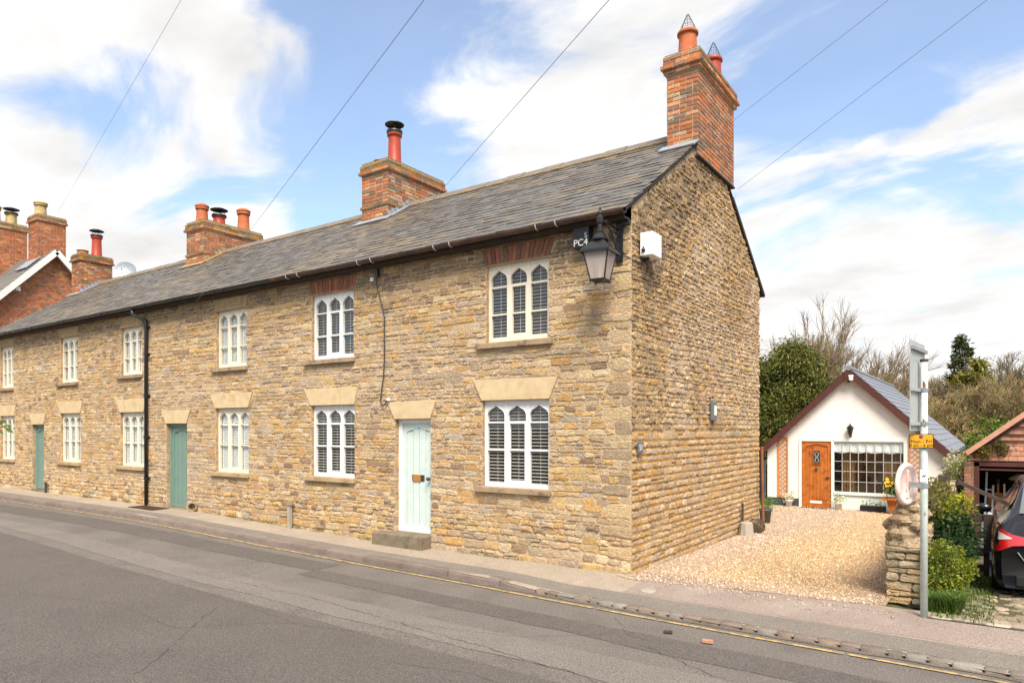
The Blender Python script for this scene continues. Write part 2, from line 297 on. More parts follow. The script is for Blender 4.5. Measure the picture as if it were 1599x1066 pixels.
def stone_piece(x0, x1, z0, z1, d, fn, nrm, col, par, j=.014, clampz=None, pil=.12):
    w, h = x1 - x0, z1 - z0; c = min(w, h) * R.uniform(.1, .3); q = lambda a: R.uniform(-a, a) * min(1, h / .08)
    pts = [(x0 + c, z0), ((x0 + x1) / 2, z0), (x1 - c, z0), (x1, z0 + c), (x1, z1 - c), (x1 - c, z1), ((x0 + x1) / 2, z1), (x0 + c, z1), (x0, z1 - c), (x0, z0 + c)]
    pts = [(u + q(j), v + q(j * .7)) for u, v in pts]; mx, mz = (x0 + x1) / 2, (z0 + z1) / 2
    ins = min(w, h) * pil; fr = []
    for u, v in pts:
        du, dv = mx - u, mz - v; k = math.hypot(du, dv) + 1e-6; t = ins * R.uniform(.7, 1.6)
        fr.append((u + du / k * t, v + dv / k * t, d * R.uniform(.78, 1.1)))
    vs = [(u, v, -.01) for u, v in pts] + [(u, v, d * .55) for u, v in pts] + fr + [(mx, mz, d * R.uniform(.85, 1.2))]
    if clampz: vs = [(u, min(v, clampz(u)), n) for u, v, n in vs]
    n = len(pts); fs = [(a * n + i, a * n + (i + 1) % n, (a + 1) * n + (i + 1) % n, (a + 1) * n + i) for a in (0, 1) for i in range(n)]
    fs += [(2 * n + i, 2 * n + (i + 1) % n, 3 * n) for i in range(n)]
    return (np.array([fn(*v) for v in vs]), fs, col, w * h, nrm, par)
PAL = [((.56, .375, .195), 5), ((.57, .345, .14), 3), ((.66, .50, .305), 4), ((.46, .33, .21), 3), ((.57, .425, .27), 5), ((.33, .22, .135), 1.5), ((.62, .42, .195), 4), ((.47, .40, .32), 1)]
PALG = [((.55, .40, .25), 5), ((.51, .395, .285), 4), ((.57, .375, .18), 3), ((.64, .48, .31), 3), ((.44, .335, .235), 2)]
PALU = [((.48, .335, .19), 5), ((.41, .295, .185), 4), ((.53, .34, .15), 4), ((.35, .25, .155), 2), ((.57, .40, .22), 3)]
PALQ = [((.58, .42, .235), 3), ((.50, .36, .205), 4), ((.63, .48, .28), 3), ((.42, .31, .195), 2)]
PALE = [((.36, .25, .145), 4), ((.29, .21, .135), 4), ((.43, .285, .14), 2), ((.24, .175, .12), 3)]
def pick(pal): return R.choices([p[0] for p in pal], [p[1] for p in pal])[0]
def courses(u0, u1, v0, v1, hr, wr, split=.3):
    out = []; v = v0
    while v < v1 - .03:
        h = min(R.uniform(*hr), v1 - v); u = u0; 
        if v1 - v - h < .04: h = v1 - v
        while u < u1 - .02:
            w = max(.07, min(h * R.uniform(*wr), .6));
            if u1 - u - w < .08: w = u1 - u
            if h > .105 and R.random() < split:
                k = R.uniform(.35, .65) * h; q = R.uniform(.35, .65) * w if w > .3 else w
                out += [(u, u + w, v, v + k)]
                out += [(u, u + q, v + k, v + h)] + ([(u + q, u + w, v + k, v + h)] if q < w else [])
            else: out.append((u, u + w, v, v + h))
            u += w
        v += h
    return out

# ------------------------------------------------------------ ground
def sst(a, b, x): t = min(1, max(0, (x - a) / (b - a))); return t * t * (3 - 2 * t)
def gx(x): return .14 * sst(-4, -12, x) if False else .14 * (1 - sst(-12, -4, x))
YK = [(-200, -1.3), (-30, -1.15), (-5, -1.06), (1.5, -1.36), (4.25, -1.45), (9, -1.7), (200, -6)]
def yk(x): return float(np.interp(x, [a for a, b in YK], [b for a, b in YK]))
def drop(x): return sst(-1.6, -.4, x)
def drive(x, y):
    a = float(np.interp(y, [0, 6, 13, 25, 45, 90, 200, 900], [0, -.08, -.31, -.7, -1, 1.5, 5, 8]))
    b = float(np.interp(y, [0, 2, 4, 9, 14, 25, 45, 90, 200, 900], [-.02, -.1, -.25, -.72, -.85, -.9, -1, 1.5, 5, 8])); t = sst(2.95, 3.45, x); return a + (b - a) * t
def surf(x, y):
    k = yk(x)
    if y < k - .16: return -.11 + gx(x) + .012 * min(1, max(0, (k - y - 1)) / 2)
    if y < k: return -.11 + gx(x)
    if y < 0: return gx(x) + (y / k) * (-.015 - .065 * drop(x))
    return gx(x) + drive(x, y)
def sheet(name, xs, yf, ny, dz, mat, parent=None, kind='structure', zf=None):
    vs = []; ncol = ny + 1
    for x in xs:
        a, b = yf(x)
        for j in range(ncol):
            y = a + (b - a) * j / ny; vs.append((x, y, (zf or surf)(x, y) + dz))
    fs = [(i * ncol + j, (i + 1) * ncol + j, (i + 1) * ncol + j + 1, i * ncol + j + 1) for i in range(len(xs) - 1) for j in range(ny)]
    m = MB(); m.add(vs, fs); return m.build(name, mat, parent, kind=kind, loc=(0, 0, 0))
xs_far = [-900, -300, -120, -60, -40, -30, -24, -20, -16, -12, -10, -8, -6, -4, -2, 0, 1, 2, 2.6, 2.9, 3.1, 3.3, 3.5, 4, 5, 6, 8, 11, 15, 20, 30, 45, 70, 120, 300, 900]
ys = [-900, -200, -60, -25, -12, -8, -4, -2.5, -1.9, -1.4, -1, -.5, 0, .3, 1, 2, 3, 4, 6, 8, 9, 11, 13, 16, 20, 25, 32, 40, 50, 65, 90, 130, 200, 400, 900]
m = MB(); m.add([(x, y, min(surf(x, y), surf(x, y - .3), surf(x, y + .3)) - .06) for x in xs_far for y in ys], [(i * len(ys) + j, (i + 1) * len(ys) + j, (i + 1) * len(ys) + j + 1, i * len(ys) + j + 1) for i in range(len(xs_far) - 1) for j in range(len(ys) - 1)])
m.build('ground', m_field, None, kind='structure', loc=(0, 0, 0))
xr = [-80, -50, -35] + [x * .5 for x in range(-56, 41)] + [30, 60]
road = sheet('road', xr, lambda x: (-11.5, yk(x) + .02), 24, 0, m_asphalt, zf=lambda x, y: surf(x, min(y, yk(x) - .001)))
def patch(name, x0, x1, ya, yb, mat, dz, wob=.05, sc=1.0):
    n = max(3, int((x1 - x0) / .12)); xs = [x0 + (x1 - x0) * i / n for i in range(n + 1)]
    w = lambda x, s: wob * mnoise.noise(Vector((x * sc, s, 0))) + wob * .3 * mnoise.noise(Vector((x * 5, s, 3)))
    return sheet(name, xs, lambda x: (ya(x) + w(x, 1), yb(x) + w(x, 9)), 2, dz, mat, road, kind=None)
lin = lambda x0, y0, x1, y1: (lambda x: y0 + (y1 - y0) * (x - x0) / (x1 - x0))
patch('asphalt_patch', -30, -4.2, lin(-30, -2.7, -4, -1.95), lin(-30, -1.75, -4, -1.45), m_asphalt2, .004, .03)
patch('asphalt_patch', -4.2, 9, lin(-5, -2.2, 3, -2.62), lin(-5, -1.85, 3, -2.13), m_asphalt2, .004, .05)
patch('asphalt_patch', -30, 1.6, lambda x: -9.5, lin(-15, -3.45, 1.6, -3.75), m_asphalt2, .004, .05, .6)
patch('asphalt_patch', -14, 4, lin(-14, -3.2, 1, -3.5), lin(-14, -2.75, 1, -2.9), m_asphalt3, .004, .07, .7)
def crack(pts, w=.009):
    m = MB(); P = [Vector((*p, 0)) for p in pts]; Q = []
    for a, b in zip(P, P[1:]):
        k = max(2, int((b - a).length / .07)); Q += [a + (b - a) * i / k + Vector((mnoise.noise(Vector((a.x * 7 + i * .9, a.y, 1))), mnoise.noise(Vector((i * .7, a.y * 5, 4))), 0)) * .05 for i in range(k)]
    vs = []
    for i, q in enumerate(Q):
        d = (Q[min(i + 1, len(Q) - 1)] - Q[max(0, i - 1)]).normalized(); o = Vector((-d.y, d.x, 0)) * w * R.uniform(.3, 1.2)
        for s in (-1, 1): p = q + o * s; vs.append((p.x, p.y, surf(p.x, p.y) + .009))
    m.add(vs, [(2 * i, 2 * i + 1, 2 * i + 3, 2 * i + 2) for i in range(len(Q) - 1)]); m.build('crack', m_crack, road)
for c in ([(-6.2, -5.1), (-4.4, -4.6), (-3.0, -4.75), (-2.3, -4.0), (-.6, -3.5)], [(-3.4, -4.0), (-2.9, -4.6), (-2.3, -5.2), (-1.9, -5.7)], [(-5.6, -3.1), (-3, -3.05), (-.6, -3.3), (1.2, -3.5), (2.6, -4.2)],
          [(-1.4, -3.3), (.1, -2.9), (.9, -2.2)], [(1.2, -2.4), (2.2, -2.9), (3.4, -2.9), (4.4, -3.2)], [(-.4, -4.2), (.4, -4.0), (1.3, -4.15)], [(-9, -3.9), (-7, -3.75), (-5, -3.6), (-2, -3.9)], [(.6, -1.7), (1, -2.2), (1.5, -2.3)], [(2.1, -3.4), (2.6, -3.9), (3.4, -4.0)]): crack(c, R.uniform(.002, .004))
for x0, x1 in ((-40, .2), (.25, 1.0), (1.03, 2.9), (2.94, 12)):
    n = max(2, int((x1 - x0) / .3)); xs = [x0 + (x1 - x0) * i / n for i in range(n + 1)]
    sheet('yellow_line', xs, lambda x: (yk(x) - .18 - .025 * drop(x), yk(x) - .13 - .025 * drop(x)), 1, .010, m_yellow, road, kind=None)
sheet('gutter_grit', [-4.6 + .1 * i for i in range(150)], lambda x: (yk(x) - .06 - .06 * mnoise.noise(Vector((x * 2.2, 0, 7))), yk(x) + .01), 1, .006, m_grit, road, kind=None, zf=lambda x, y: surf(x, min(y, yk(x) - .001)))
xp = [-60, -40] + [x * .4 for x in range(-75, 31)]
bnd = lambda x: yk(x) * .56
pave = sheet('pavement', xp, lambda x: (yk(x) + .004, .12), 8, 0, m_pave, zf=lambda x, y: surf(x, min(y, -.001)))
pz = lambda x, y: surf(x, min(y, -.001))
def ppatch(name, x0, x1, ya, yb, mat, dz, wob=.025):
    n = int((x1 - x0) / .12); xs = [x0 + (x1 - x0) * i / n for i in range(n + 1)]
    w = lambda x, s: wob * mnoise.noise(Vector((x * 1.3, s, 5)))
    return sheet(name, xs, lambda x: (ya(x) + w(x, 2), yb(x) + w(x, 8)), 4, dz, mat, pave, kind=None, zf=pz)
ppatch('tarmac_patch', -26, .1, lambda x: yk(x) + .14, lambda x: yk(x) * .62, m_trench, .004)
ppatch('tarmac_patch', .1, 12, lambda x: yk(x) + .12, lambda x: yk(x) * .60 - .03, m_trench, .004)
ppatch('tarmac_patch', .25, 12, lambda x: yk(x) * .60 + .005, lambda x: .06 if x < 3.1 else -.06, m_pink, .003)
# kerb stones (left) and granite setts (right)
kerb = MB().box(-45, -44.5, -1.3, -1.2, -.1, .1).build('kerb', m_kerb, None, kind='structure', loc=(0, -1.2, 0))
x = -30.0; kk = []
while x < -.9:
    w = R.uniform(.84, .96); x1 = min(x + w, -.75); mb = MB(); c = jit((.215, .17, .145), .12); y0, y1 = yk(x + .01), yk(x1 - .008)
    za = lambda t: gx(t) - .012 - .07 * drop(t) + R.uniform(-.004, .004)
    a, b = x + .006, x1 - .006; A, B = za(a), za(b)
    vs = [(a, y0, A - .25), (b, y1, B - .25), (b, y1 + .125, B - .25), (a, y0 + .125, A - .25), (a, y0, A - .022), (b, y1, B - .022), (b, y1 + .02, B), (a, y0 + .02, A), (b, y1 + .125, B + .003), (a, y0 + .125, A + .003)]
    mb.add(vs, [(0, 1, 5, 4), (4, 5, 6, 7), (7, 6, 8, 9), (3, 9, 8, 2), (0, 4, 7, 9, 3), (1, 2, 8, 6, 5), (0, 3, 2, 1)], c); mb.build('kerb_stone', m_kerb, kerb); x = x1
sp_ = []
x = -.75
while x < 8:
    w = R.uniform(.13, .24); fn = lambda u, v, n: (u, v, surf(u, yk(u) + .06) - .004 + (n if n > 0 else n * 6))
    c = jit(R.choice([(.21, .165, .135), (.18, .15, .13), (.23, .205, .18), (.20, .15, .12)]), .12)
    sp_.append(stone_piece(x + .003, x + w - .003, yk(x) + .0 + R.uniform(-.008, .008), yk(x) + .115, R.uniform(.012, .02), fn, np.array((0, 0, 1.)), c, kerb, j=.005, pil=.10)); x += w
emit('sett', 'setts', sp_, kerb, m_kerb, smooth=True)
# gravel drive
gfront = lambda x: float(np.interp(x, [-.3, .1, 1, 1.8, 2.5, 3.05], [-.05, -.24, -.1, .02, .04, .13]))
sheet('gravel_drive', [-14, -8, -4, -2] + [-.35 + .2 * i for i in range(18)], lambda x: ((gfront(x) if x > -.3 else 6.6), 40), 60, .006, m_gravelbed)
n = 30000; yy = np.r_[NR.uniform(-.28, 5, int(n * .62)), NR.uniform(5, 13, n - int(n * .62))]; xx = NR.uniform(-.35, 3.0, n); far = yy > 6.5; xx[far] = NR.uniform(-1.6, 3.0, far.sum())
ok = (yy > np.array([gfront(a) for a in xx]) + NR.normal(0, .05, n)) & ((xx > .03) | (yy > 6.3)); xx, yy = xx[ok], yy[ok]
n2_ = 160; xx = np.r_[xx, NR.uniform(.1, 3.2, n2_)]; yy = np.r_[yy, -.1 - np.abs(NR.normal(0, .12, n2_))]
zz = np.array([surf(a, b) for a, b in zip(xx, yy)]) + .008; n = len(xx)
oct_ = np.array([(1, 0, 0), (-1, 0, 0), (0, 1, 0), (0, -1, 0), (0, 0, 1), (0, 0, -1)], float); of = np.array([(0, 2, 4), (2, 1, 4), (1, 3, 4), (3, 0, 4), (2, 0, 5), (1, 2, 5), (3, 1, 5), (0, 3, 5)])
sz = NR.uniform(.008, .021, n) * (1 + .03 * np.maximum(yy, 0)); rv = NR.uniform(.5, 1.25, (n, 6, 3)); ang = NR.uniform(0, PI, n)
v = oct_[None] * rv * sz[:, None, None]; v += NR.normal(0, .25, v.shape) * sz[:, None, None]; v[:, :, 2] *= .65
ca, sa = np.cos(ang)[:, None], np.sin(ang)[:, None]; vx = v[:, :, 0] * ca - v[:, :, 1] * sa; vy = v[:, :, 0] * sa + v[:, :, 1] * ca
V = np.stack([vx + xx[:, None], vy + yy[:, None], v[:, :, 2] + zz[:, None]], 2).reshape(-1, 3); F = (of[None] + 6 * np.arange(n)[:, None, None]).reshape(-1, 3)
pal = np.array([(.62, .44, .25), (.66, .50, .33), (.54, .38, .22), (.70, .60, .46), (.55, .40, .28), (.42, .31, .21), (.66, .45, .2)]); pk = np.array([(.52, .42, .35), (.60, .49, .42), (.42, .33, .28), (.68, .60, .54), (.55, .43, .35), (.36, .29, .25), (.47, .37, .31)])
warm = np.clip((xx - .25 - .26 * np.maximum(yy, 0) ** .5) / .8 + .25 + NR.normal(0, .2, n), 0, 1); warm *= np.clip((yy - .0) / .8, 0, 1); warm = np.where(xx > 2.5, warm * np.clip((3.3 - xx) / .8, 0, 1), warm)
i = NR.integers(0, 7, n); c = (pal[i] * warm[:, None] + pk[i] * (1 - warm[:, None])) * np.array((.98, .91, .81)) * NR.uniform(.75, 1.25, (n, 1))
npmesh('gravel', V, F, np.repeat(c, 6, 0), m_gravel, None, kind='stuff')
bpy.data.objects['gravel']['label'] = 'pinkish and golden gravel chippings spread over the driveway'
# cobbled drive on the right
cob = sheet('cobbled_drive', [3.42 + .2 * i for i in range(26)], lambda x: (-.16, 8.8), 30, .012, m_soil)
pcs = []
y = -.14
row = 0
while y < 4.2:
    h = R.uniform(.065, .09) if row else .14; x = 3.5 + R.uniform(-.1, .05); nx = 6.2 if y < 1.2 else 4.6
    while x < nx:
        w = R.uniform(.09, .16) if row else R.uniform(.2, .42)
        if not (x < 4.2 and y > .4 and R.random() < .35) and R.random() > .06:
            fn = lambda u, v, n: (u, v, surf(u, max(v, .0)) + .012 + n)
            c = jit(R.choice([(.30, .24, .165), (.26, .205, .14), (.34, .28, .20), (.22, .19, .14)]) if row else (.37, .33, .27), .15)
            pcs.append(stone_piece(x, x + w - .008, y, y + h - .008, R.uniform(.006, .016), fn, np.array((0, 0, 1.)), c, cob, j=.009))
        x += w
    y += h; row += 1
emit('cobble', 'cobbles', pcs, cob, m_kerb, smooth=True)
MB().box(4.32, 4.75, .0, .25, -.03, .02).build('drain_grate', m_iron, cob)

# ------------------------------------------------------------ terrace cottages
APY, APZ = 3.16, 7.19; EY, EZ = -.24, 4.95; BY, BZ = 6.55, 4.86      # ridge, front eave, back eave
def rz_front(y): return EZ + (APZ - EZ) * (y - EY) / (APY - EY)
def verge(y): return (rz_front(y) if y < APY else APZ + (BZ - APZ) * (y - APY) / (BY - APY))
wav = lambda u, v, s: s * (mnoise.noise(Vector((u * .8, v * 1.1, 2))) + .6 * mnoise.noise(Vector((u * 2.1, v * 2.6, 8))))
facade = lambda u, v, n: (u, -n, v)
facadew = lambda u, v, n: (u, -n, v + wav(u, v, .024))
gablew = lambda u, v, n: (n, u, v + wav(u, v, .028) * min(1, max(0, (v - 1.97) / .4)))
gablef = lambda u, v, n: (n, u, v)
NF = np.array((0, -1., 0)); NG = np.array((1., 0, 0)); NU = np.array((0, -.55, .83))
def lintel_poly(t): (a, b, zt, c, d, zb) = t; return [(c, zb), (d, zb), (b, zt), (a, zt)]
def light_arch(lx0, lx1, zs, za):
    T = [(0, 0), (.04, .2), (.12, .36), (.26, .5), (1, 1)]; mid = (lx0 + lx1) / 2
    Lp = [(lx0 + (mid - lx0) * a, zs + (za - zs) * b) for a, b in T]; return Lp + [(lx0 + lx1 - u, v) for u, v in Lp[-2::-1]]
def header(mb, arch, ztop, fn, d0, d1):
    k = len(arch); vs = [fn(u, v, d1) for u, v in arch] + [fn(u, ztop, d1) for u, v in arch] + [fn(u, v, d0) for u, v in arch]
    mb.add(vs, [(i, i + 1, k + i + 1, k + i) for i in range(k - 1)] + [(i, 2 * k + i, 2 * k + i + 1, i + 1) for i in range(k - 1)])
def window(house, x0, x1, z0, z1, up, mat, blind, yd=.095):
    fn = lambda u, v, n: (u, yd - n, v); H = z1 - z0; mb = MB(); jb, mu, dp = .05, .058, .05
    zb = z0 + (.075 if up else .06); k = H / (1.19 if up else 1.33); b1 = z1 - .335 * k; b2 = z1 - .76 * k
    bx = lambda a, b, c, d, n0=-.03, n1=.035: mb.box(a, b, yd - n1, yd - n0, c, d)
    bx(x0 - .02, x0 + jb, z0, z1); bx(x1 - jb, x1 + .02, z0, z1); bx(x0 + jb, x1 - jb, z0, zb, -.03, .045)
    lw = (x1 - x0 - 2 * jb - 2 * mu) / 3; lights = []
    for i in range(3):
        a = x0 + jb + i * (lw + mu); lights.append((a, a + lw))
        if i: bx(a - mu, a, zb, z1, -.03, .035)
        ar = light_arch(a, a + lw, z1 - .215 * k, z1 - .07 * k); header(mb, ar, z1, fn, -.03, .028)
        mb.tube([fn(u, v, .03) for u, v in ar], .012, 5)
        for q in (0, 1): mb.tube([fn(ar[0][0] if q == 0 else ar[-1][0], zb, .03), fn(ar[0][0] if q == 0 else ar[-1][0], ar[0][1], .03)], .008, 5)
        if i != 1:
            for b in (b1, b2): mb.box(a, a + lw, yd - .022, yd + .012, b - .012, b + .012)
        else:
            mb.box(a, a + lw, yd - .028, yd + .012, b1 - .02, b1 + .02); mb.box(a, a + lw, yd - .024, yd + .012, b2 - .012, b2 + .012)
            mb.box(a, a + .032, yd - .03, yd + .012, zb, b1 - .02); mb.box(a + lw - .032, a + lw, yd - .03, yd + .012, zb, b1 - .02); mb.box(a + .032, a + lw - .032, yd - .031, yd + .012, zb, zb + .045)
    w = mb.build('window', mat, house)
    for a, b in lights:
        for c, d in ((zb, b2 - .012), (b2 + .012, b1 - .012), (b1 + .012, z1 - .08 * k)):
            MB().box(a + .002, b - .002, yd + .001, yd + .006, c, d).build('pane', m_glass, w)
    if blind == 'slats':
        z = z0 + .07; sm = None
        while z < z1 - .06:
            o = MB().obox(((x0 + x1) / 2, yd + .045, z), ((x1 - x0) / 2 - .03, 0, 0), (0, .024, .008), (0, -.0006, .0018)).build('slat', m_slatblind, w) if sm is None else None
            if sm is None: sm = o
            else:
                o = sm.copy(); COL.objects.link(o); place(o, ((x0 + x1) / 2, yd + .045, z), w)
            z += .052
        mb = MB()
        for f in (.18, .5, .82):
            u = x0 + (x1 - x0) * f; mb.tube([(u, yd + .018, z0 + .05), (u, yd + .018, z1 - .04)], .002, 4)
        mb.build('blind_cord', m_shut, w)
    else:
        mb = MB(); z = z0 + .05; ang = .8 if blind == 'shut' else .35
        while z < z1 - .03:
            for a, b in lights: mb.obox(((a + b) / 2, yd + .05, z), ((b - a) / 2 - .02, 0, 0), (0, .024 * math.cos(ang), .024 * math.sin(ang)), (0, .002, .002))
            z += .037
        for a, b in lights:
            mb.box(a - .015, a + .03, yd + .05, yd + .1, z0 + .03, z1 - .05); mb.box(b - .03, b + .015, yd + .05, yd + .1, z0 + .03, z1 - .05)
        mb.build('blind', m_shut, w)
    return w
def sill(house, x0, x1, z, mat, h=.075):
    return MB().box(x0, x1, -.075, .1, z - h, z).build('sill', mat, house, bev=.008)
def door(house, x0, x1, z0, z1, mat, fmat, letter):
    yd = .13; fn = lambda u, v, n: (u, yd - n, v); mb = MB(); fw = .085 if letter else .06
    mb.box(x0 - .02, x0 + fw, yd - .05, yd + .05, z0, z1 + .01); mb.box(x1 - .03, x1 + .02, yd - .05, yd + .05, z0, z1 + .01); mb.box(x0 + fw, x1 - .03, yd - .05, yd + .05, z1 - .07, z1 + .01)
    if letter: mb.box(x0 + fw, x1 - .03, yd - .055, yd + .05, z0, z0 + .06)
    mb.build('door_frame', fmat, house, bev=.006)
    a, b = x0 + fw + .004, x1 - .034; zt = z1 - .075; zb = z0 + (.065 if letter else .01)
    mb = MB(); mb.box(a, b, yd + .005, yd + .04, zb, zt); st = .075
    mb.box(a, a + st, yd - .022, yd + .005, zb, zt); mb.box(b - st * .5, b, yd - .022, yd + .005, zb, zt); mb.box(a + st, b - st * .5, yd - .024, yd + .005, zb, zb + .06)
    header(mb, light_arch(a + st, b - st * .5, zt - .17, zt - .07), zt, fn, -.005, .022)
    d = mb.build('door', mat, house); k = 4; pw = (b - st * .5 - a - st) / k
    for i in range(k):
        u = a + st + i * pw; MB().box(u + .006, u + pw - .006, yd - .012, yd + .004, zb + .061, zt - .075 - (.07 if i in (0, k - 1) else .012)).build('plank', mat, d, bev=.003)
    if letter:
        zc = z0 + .93; u = (a + b) / 2 + .0
        MB().box(u - .14, u + .14, yd - .02, yd - .013, zc - .055, zc + .055).build('letter_plate', m_iron, d)
        MB().box(u - .11, u + .06, yd - .034, yd - .021, zc - .06, zc + .06).build('letter_flap', m_brass, d, bev=.006)
        mb = MB(); mb.tube([(b - .07, yd - .02, zc), (b - .07, yd - .06, zc)], .016, 8); mb.lathe((b - .07, yd - .085, zc), [(.0, -.034), (.026, -.024), (.036, 0), (.026, .024), (0, .034)], 12); mb.build('door_knob', m_iron, d, smooth=True)
    else:
        MB().obox((b - .06, yd - .04, z0 + .95), (.012, 0, 0), (0, .02, 0), (0, 0, .03)).build('door_knob', m_iron, d)
    return d
def brick_face(pcs, par, u0, u1, v0, v1, fn, nrm, d, pal, bl=.225, bh=.075, off=0, rough=.003):
    v = v0; r = off
    while v < v1 - .02:
        h = min(bh, v1 - v); u = u0; first = True
        while u < u1 - .012:
            w = bl if not first else (bl if r % 2 == 0 else bl / 2)
            if r % 2 == 1 and not first and R.random() < .25: w = bl / 2
            first = False; w = min(w, u1 - u)
            if u1 - u - w < .03: w = u1 - u
            g = .006; n = d * R.uniform(.75, 1.15); a, b, c, e = u + g * (u > u0 + .001), u + w - g * (u + w < u1 - .001), v + g, v + h - g; k = .004
            vs = [fn(*p) for p in ((a, c, -.004), (b, c, -.004), (b, e, -.004), (a, e, -.004), (a + R.uniform(0, rough), c, n - k), (b, c + R.uniform(0, rough), n - k), (b, e, n - k), (a, e - R.uniform(0, rough), n - k), (a + k, c + k, n), (b - k, c + k, n), (b - k, e - k, n), (a + k, e - k, n))]
            fs = [(i + q, (i + 1) % 4 + q, (i + 1) % 4 + q + 4, i + q + 4) for q in (0, 4) for i in range(4)] + [(8, 9, 10, 11)]
            pcs.append((np.array(vs), fs, jit(pick(pal), .18, .08), w * h, nrm, par)); u += w
        v += h; r += 1
PB = [((.46, .165, .065), 5), ((.37, .135, .065), 3), ((.27, .14, .09), 3), ((.48, .24, .13), 3), ((.20, .14, .10), 2), ((.42, .29, .19), 2)]
PBP = [((.42, .19, .11), 4), ((.38, .22, .15), 3), ((.33, .15, .085), 2), ((.47, .17, .075), 2), ((.24, .16, .11), 2)]
PBD = [((.40, .125, .05), 5), ((.46, .165, .07), 3), ((.30, .11, .06), 2), ((.46, .22, .12), 1)]
PBL = [((.30, .125, .075), 4), ((.24, .12, .08), 3), ((.35, .15, .085), 2), ((.19, .11, .08), 2)]
PMOSS = [((.24, .15, .075), 3), ((.17, .12, .06), 3), ((.30, .19, .05), 2), ((.30, .13, .06), 2)]
def chimney(house, pcs, x0, x1, y0, y1, zb, zt, style, base_y0=None):
    """brick stack; zt = top; corbelled bands near the top"""
    core = MB().box(x0 + .012, x1 - .012, y0 + .012, y1 - .012, zb, zt - .02).build('chimney', m_bmortar if style != 'moss' else m_lichen, house)
    def ring(v0, v1, out, pal, off=0, pal2=None):
        a, b, c, e = x0 - out, x1 + out, y0 - out, y1 + out
        brick_face(pcs, core, a, b, v0, v1, lambda u, v, n: (u, c + .012 - n, v), np.array((0, -1., 0)), .012, pal, off=off)
        brick_face(pcs, core, c, e, v0, v1, lambda u, v, n: (b - .012 + n, u, v), np.array((1., 0, 0)), .012, pal2 or pal, off=off + 1)
        brick_face(pcs, core, a, b, v0, v1, lambda u, v, n: (u, e - .012 + n, v), np.array((0, 1., 0)), .012, pal, off=off)
        brick_face(pcs, core, c, e, v0, v1, lambda u, v, n: (a + .012 - n, u, v), np.array((-1., 0, 0)), .012, pal, off=off + 1)
        if out > 0:
            MB().box(a + .014, b - .014, c + .014, e - .014, v0 + .004, v1 - .004).build('brick_course', m_bmortar if style != 'moss' else m_lichen, core)
    top = [(.16, 0.05, 1), (.075, .085, 0), (.075, .045, 0)] if style == 'gable' else [(.16, .03, 1), (.075, .06, 0)]
    z = zt
    for h, out, mo in top:
        ring(z - h, z, out, (PMOSS if (mo and style != 'gable') or (style == 'moss' and mo) else PB), pal2=(PMOSS if mo else None)); z -= h
    ring(zb, z, 0, PB if style != 'deep' else PBD, pal2=PBP if style == 'gable' else (PBD if style == 'deep' else PB))
    if style == 'gable':                        # a single string course lower down
        MB().box(x0 - .03, x1 + .03, y0 - .03, y1 + .03, zt, zt + .015).build('flaunching', m_lichen, core)
    else:
        zs = zb + (zt - zb) * .38
        if style == 'mid': ring(zs + .12, zs + .195, .03, PMOSS)
        MB().box(x0 + .0, x1 - .0, y0 + .0, y1 - .0, zt, zt + .04).build('flaunching', m_lichen, core)
    return core
def pot(ch, x, y, z, r, h, mat, kind='plain'):
    mb = MB(); prof = [(r * 1.18, 0), (r * 1.16, .06), (r * 1.05, .1), (r * .95, h * .8), (r * .98, h * .86), (r * 1.15, h * .88), (r * 1.15, h * .96), (r * 1.05, h), (r * .85, h), (r * .8, h - .1), (0, h - .1)]
    p = mb.lathe((x, y, z), prof, 18).build('chimney_pot', mat, ch, smooth=False)
    for f in p.data.polygons: f.use_smooth = abs(f.normal.z) < .6
    if kind == 'wire':                          # wire cone bird guard
        mb = MB(); mb2 = MB()
        for i in range(10):
            a = 2 * PI * i / 10; c, s_ = math.cos(a), math.sin(a)
            mb.tube([(x + c * r, y + s_ * r, z + h - .02), (x + c * r * .62, y + s_ * r * .62, z + h + .12), (x + c * r * .08, y + s_ * r * .08, z + h + .30)], .0025 if i % 5 else .006, 4)
        for f in (.15, .35, .6): mb.tube([(x + math.cos(2 * PI * i / 12) * r * (1 - f), y + math.sin(2 * PI * i / 12) * r * (1 - f), z + h + .30 * f) for i in range(13)], .0022, 4)
        mb.build('bird_guard', m_iron, ch)
    if kind == 'cowl':
        mb = MB()
        for i in range(4):
            a = PI / 4 + i * PI / 2; mb.tube([(x + math.cos(a) * r * .9, y + math.sin(a) * r * .9, z + h - .05), (x + math.cos(a) * r * .9, y + math.sin(a) * r * .9, z + h + .19)], .007, 4)
        mb.lathe((x, y, z + h + .17), [(r * 1.5, 0), (r * 1.5, .012), (r * .8, .06), (0, .085)], 18); mb.lathe((x, y, z + h - .04), [(r * 1.2, 0), (r * 1.25, .03), (r * 1.25, .07), (r * 1.05, .08)], 18); mb.build('cowl', m_black, ch, smooth=True)
    if kind == 'cap':
        MB().lathe((x, y, z + h), [(r * 1.15, 0), (r * 1.25, .03), (r * 1.2, .06), (r * .7, .11), (0, .12)], 16).build('pot_cap', mat, ch, smooth=True)
    return p
GROUP = 'stone cottages in one terrace'
COURSED = courses(-22.6, -.002, -.05, .62, (.075, .15), (1.2, 2.9), .15) + courses(-22.6, -.002, .62, EZ - .12, (.042, .108), (1.4, 3.6), .28)   # courses run through the whole terrace
houses = {}
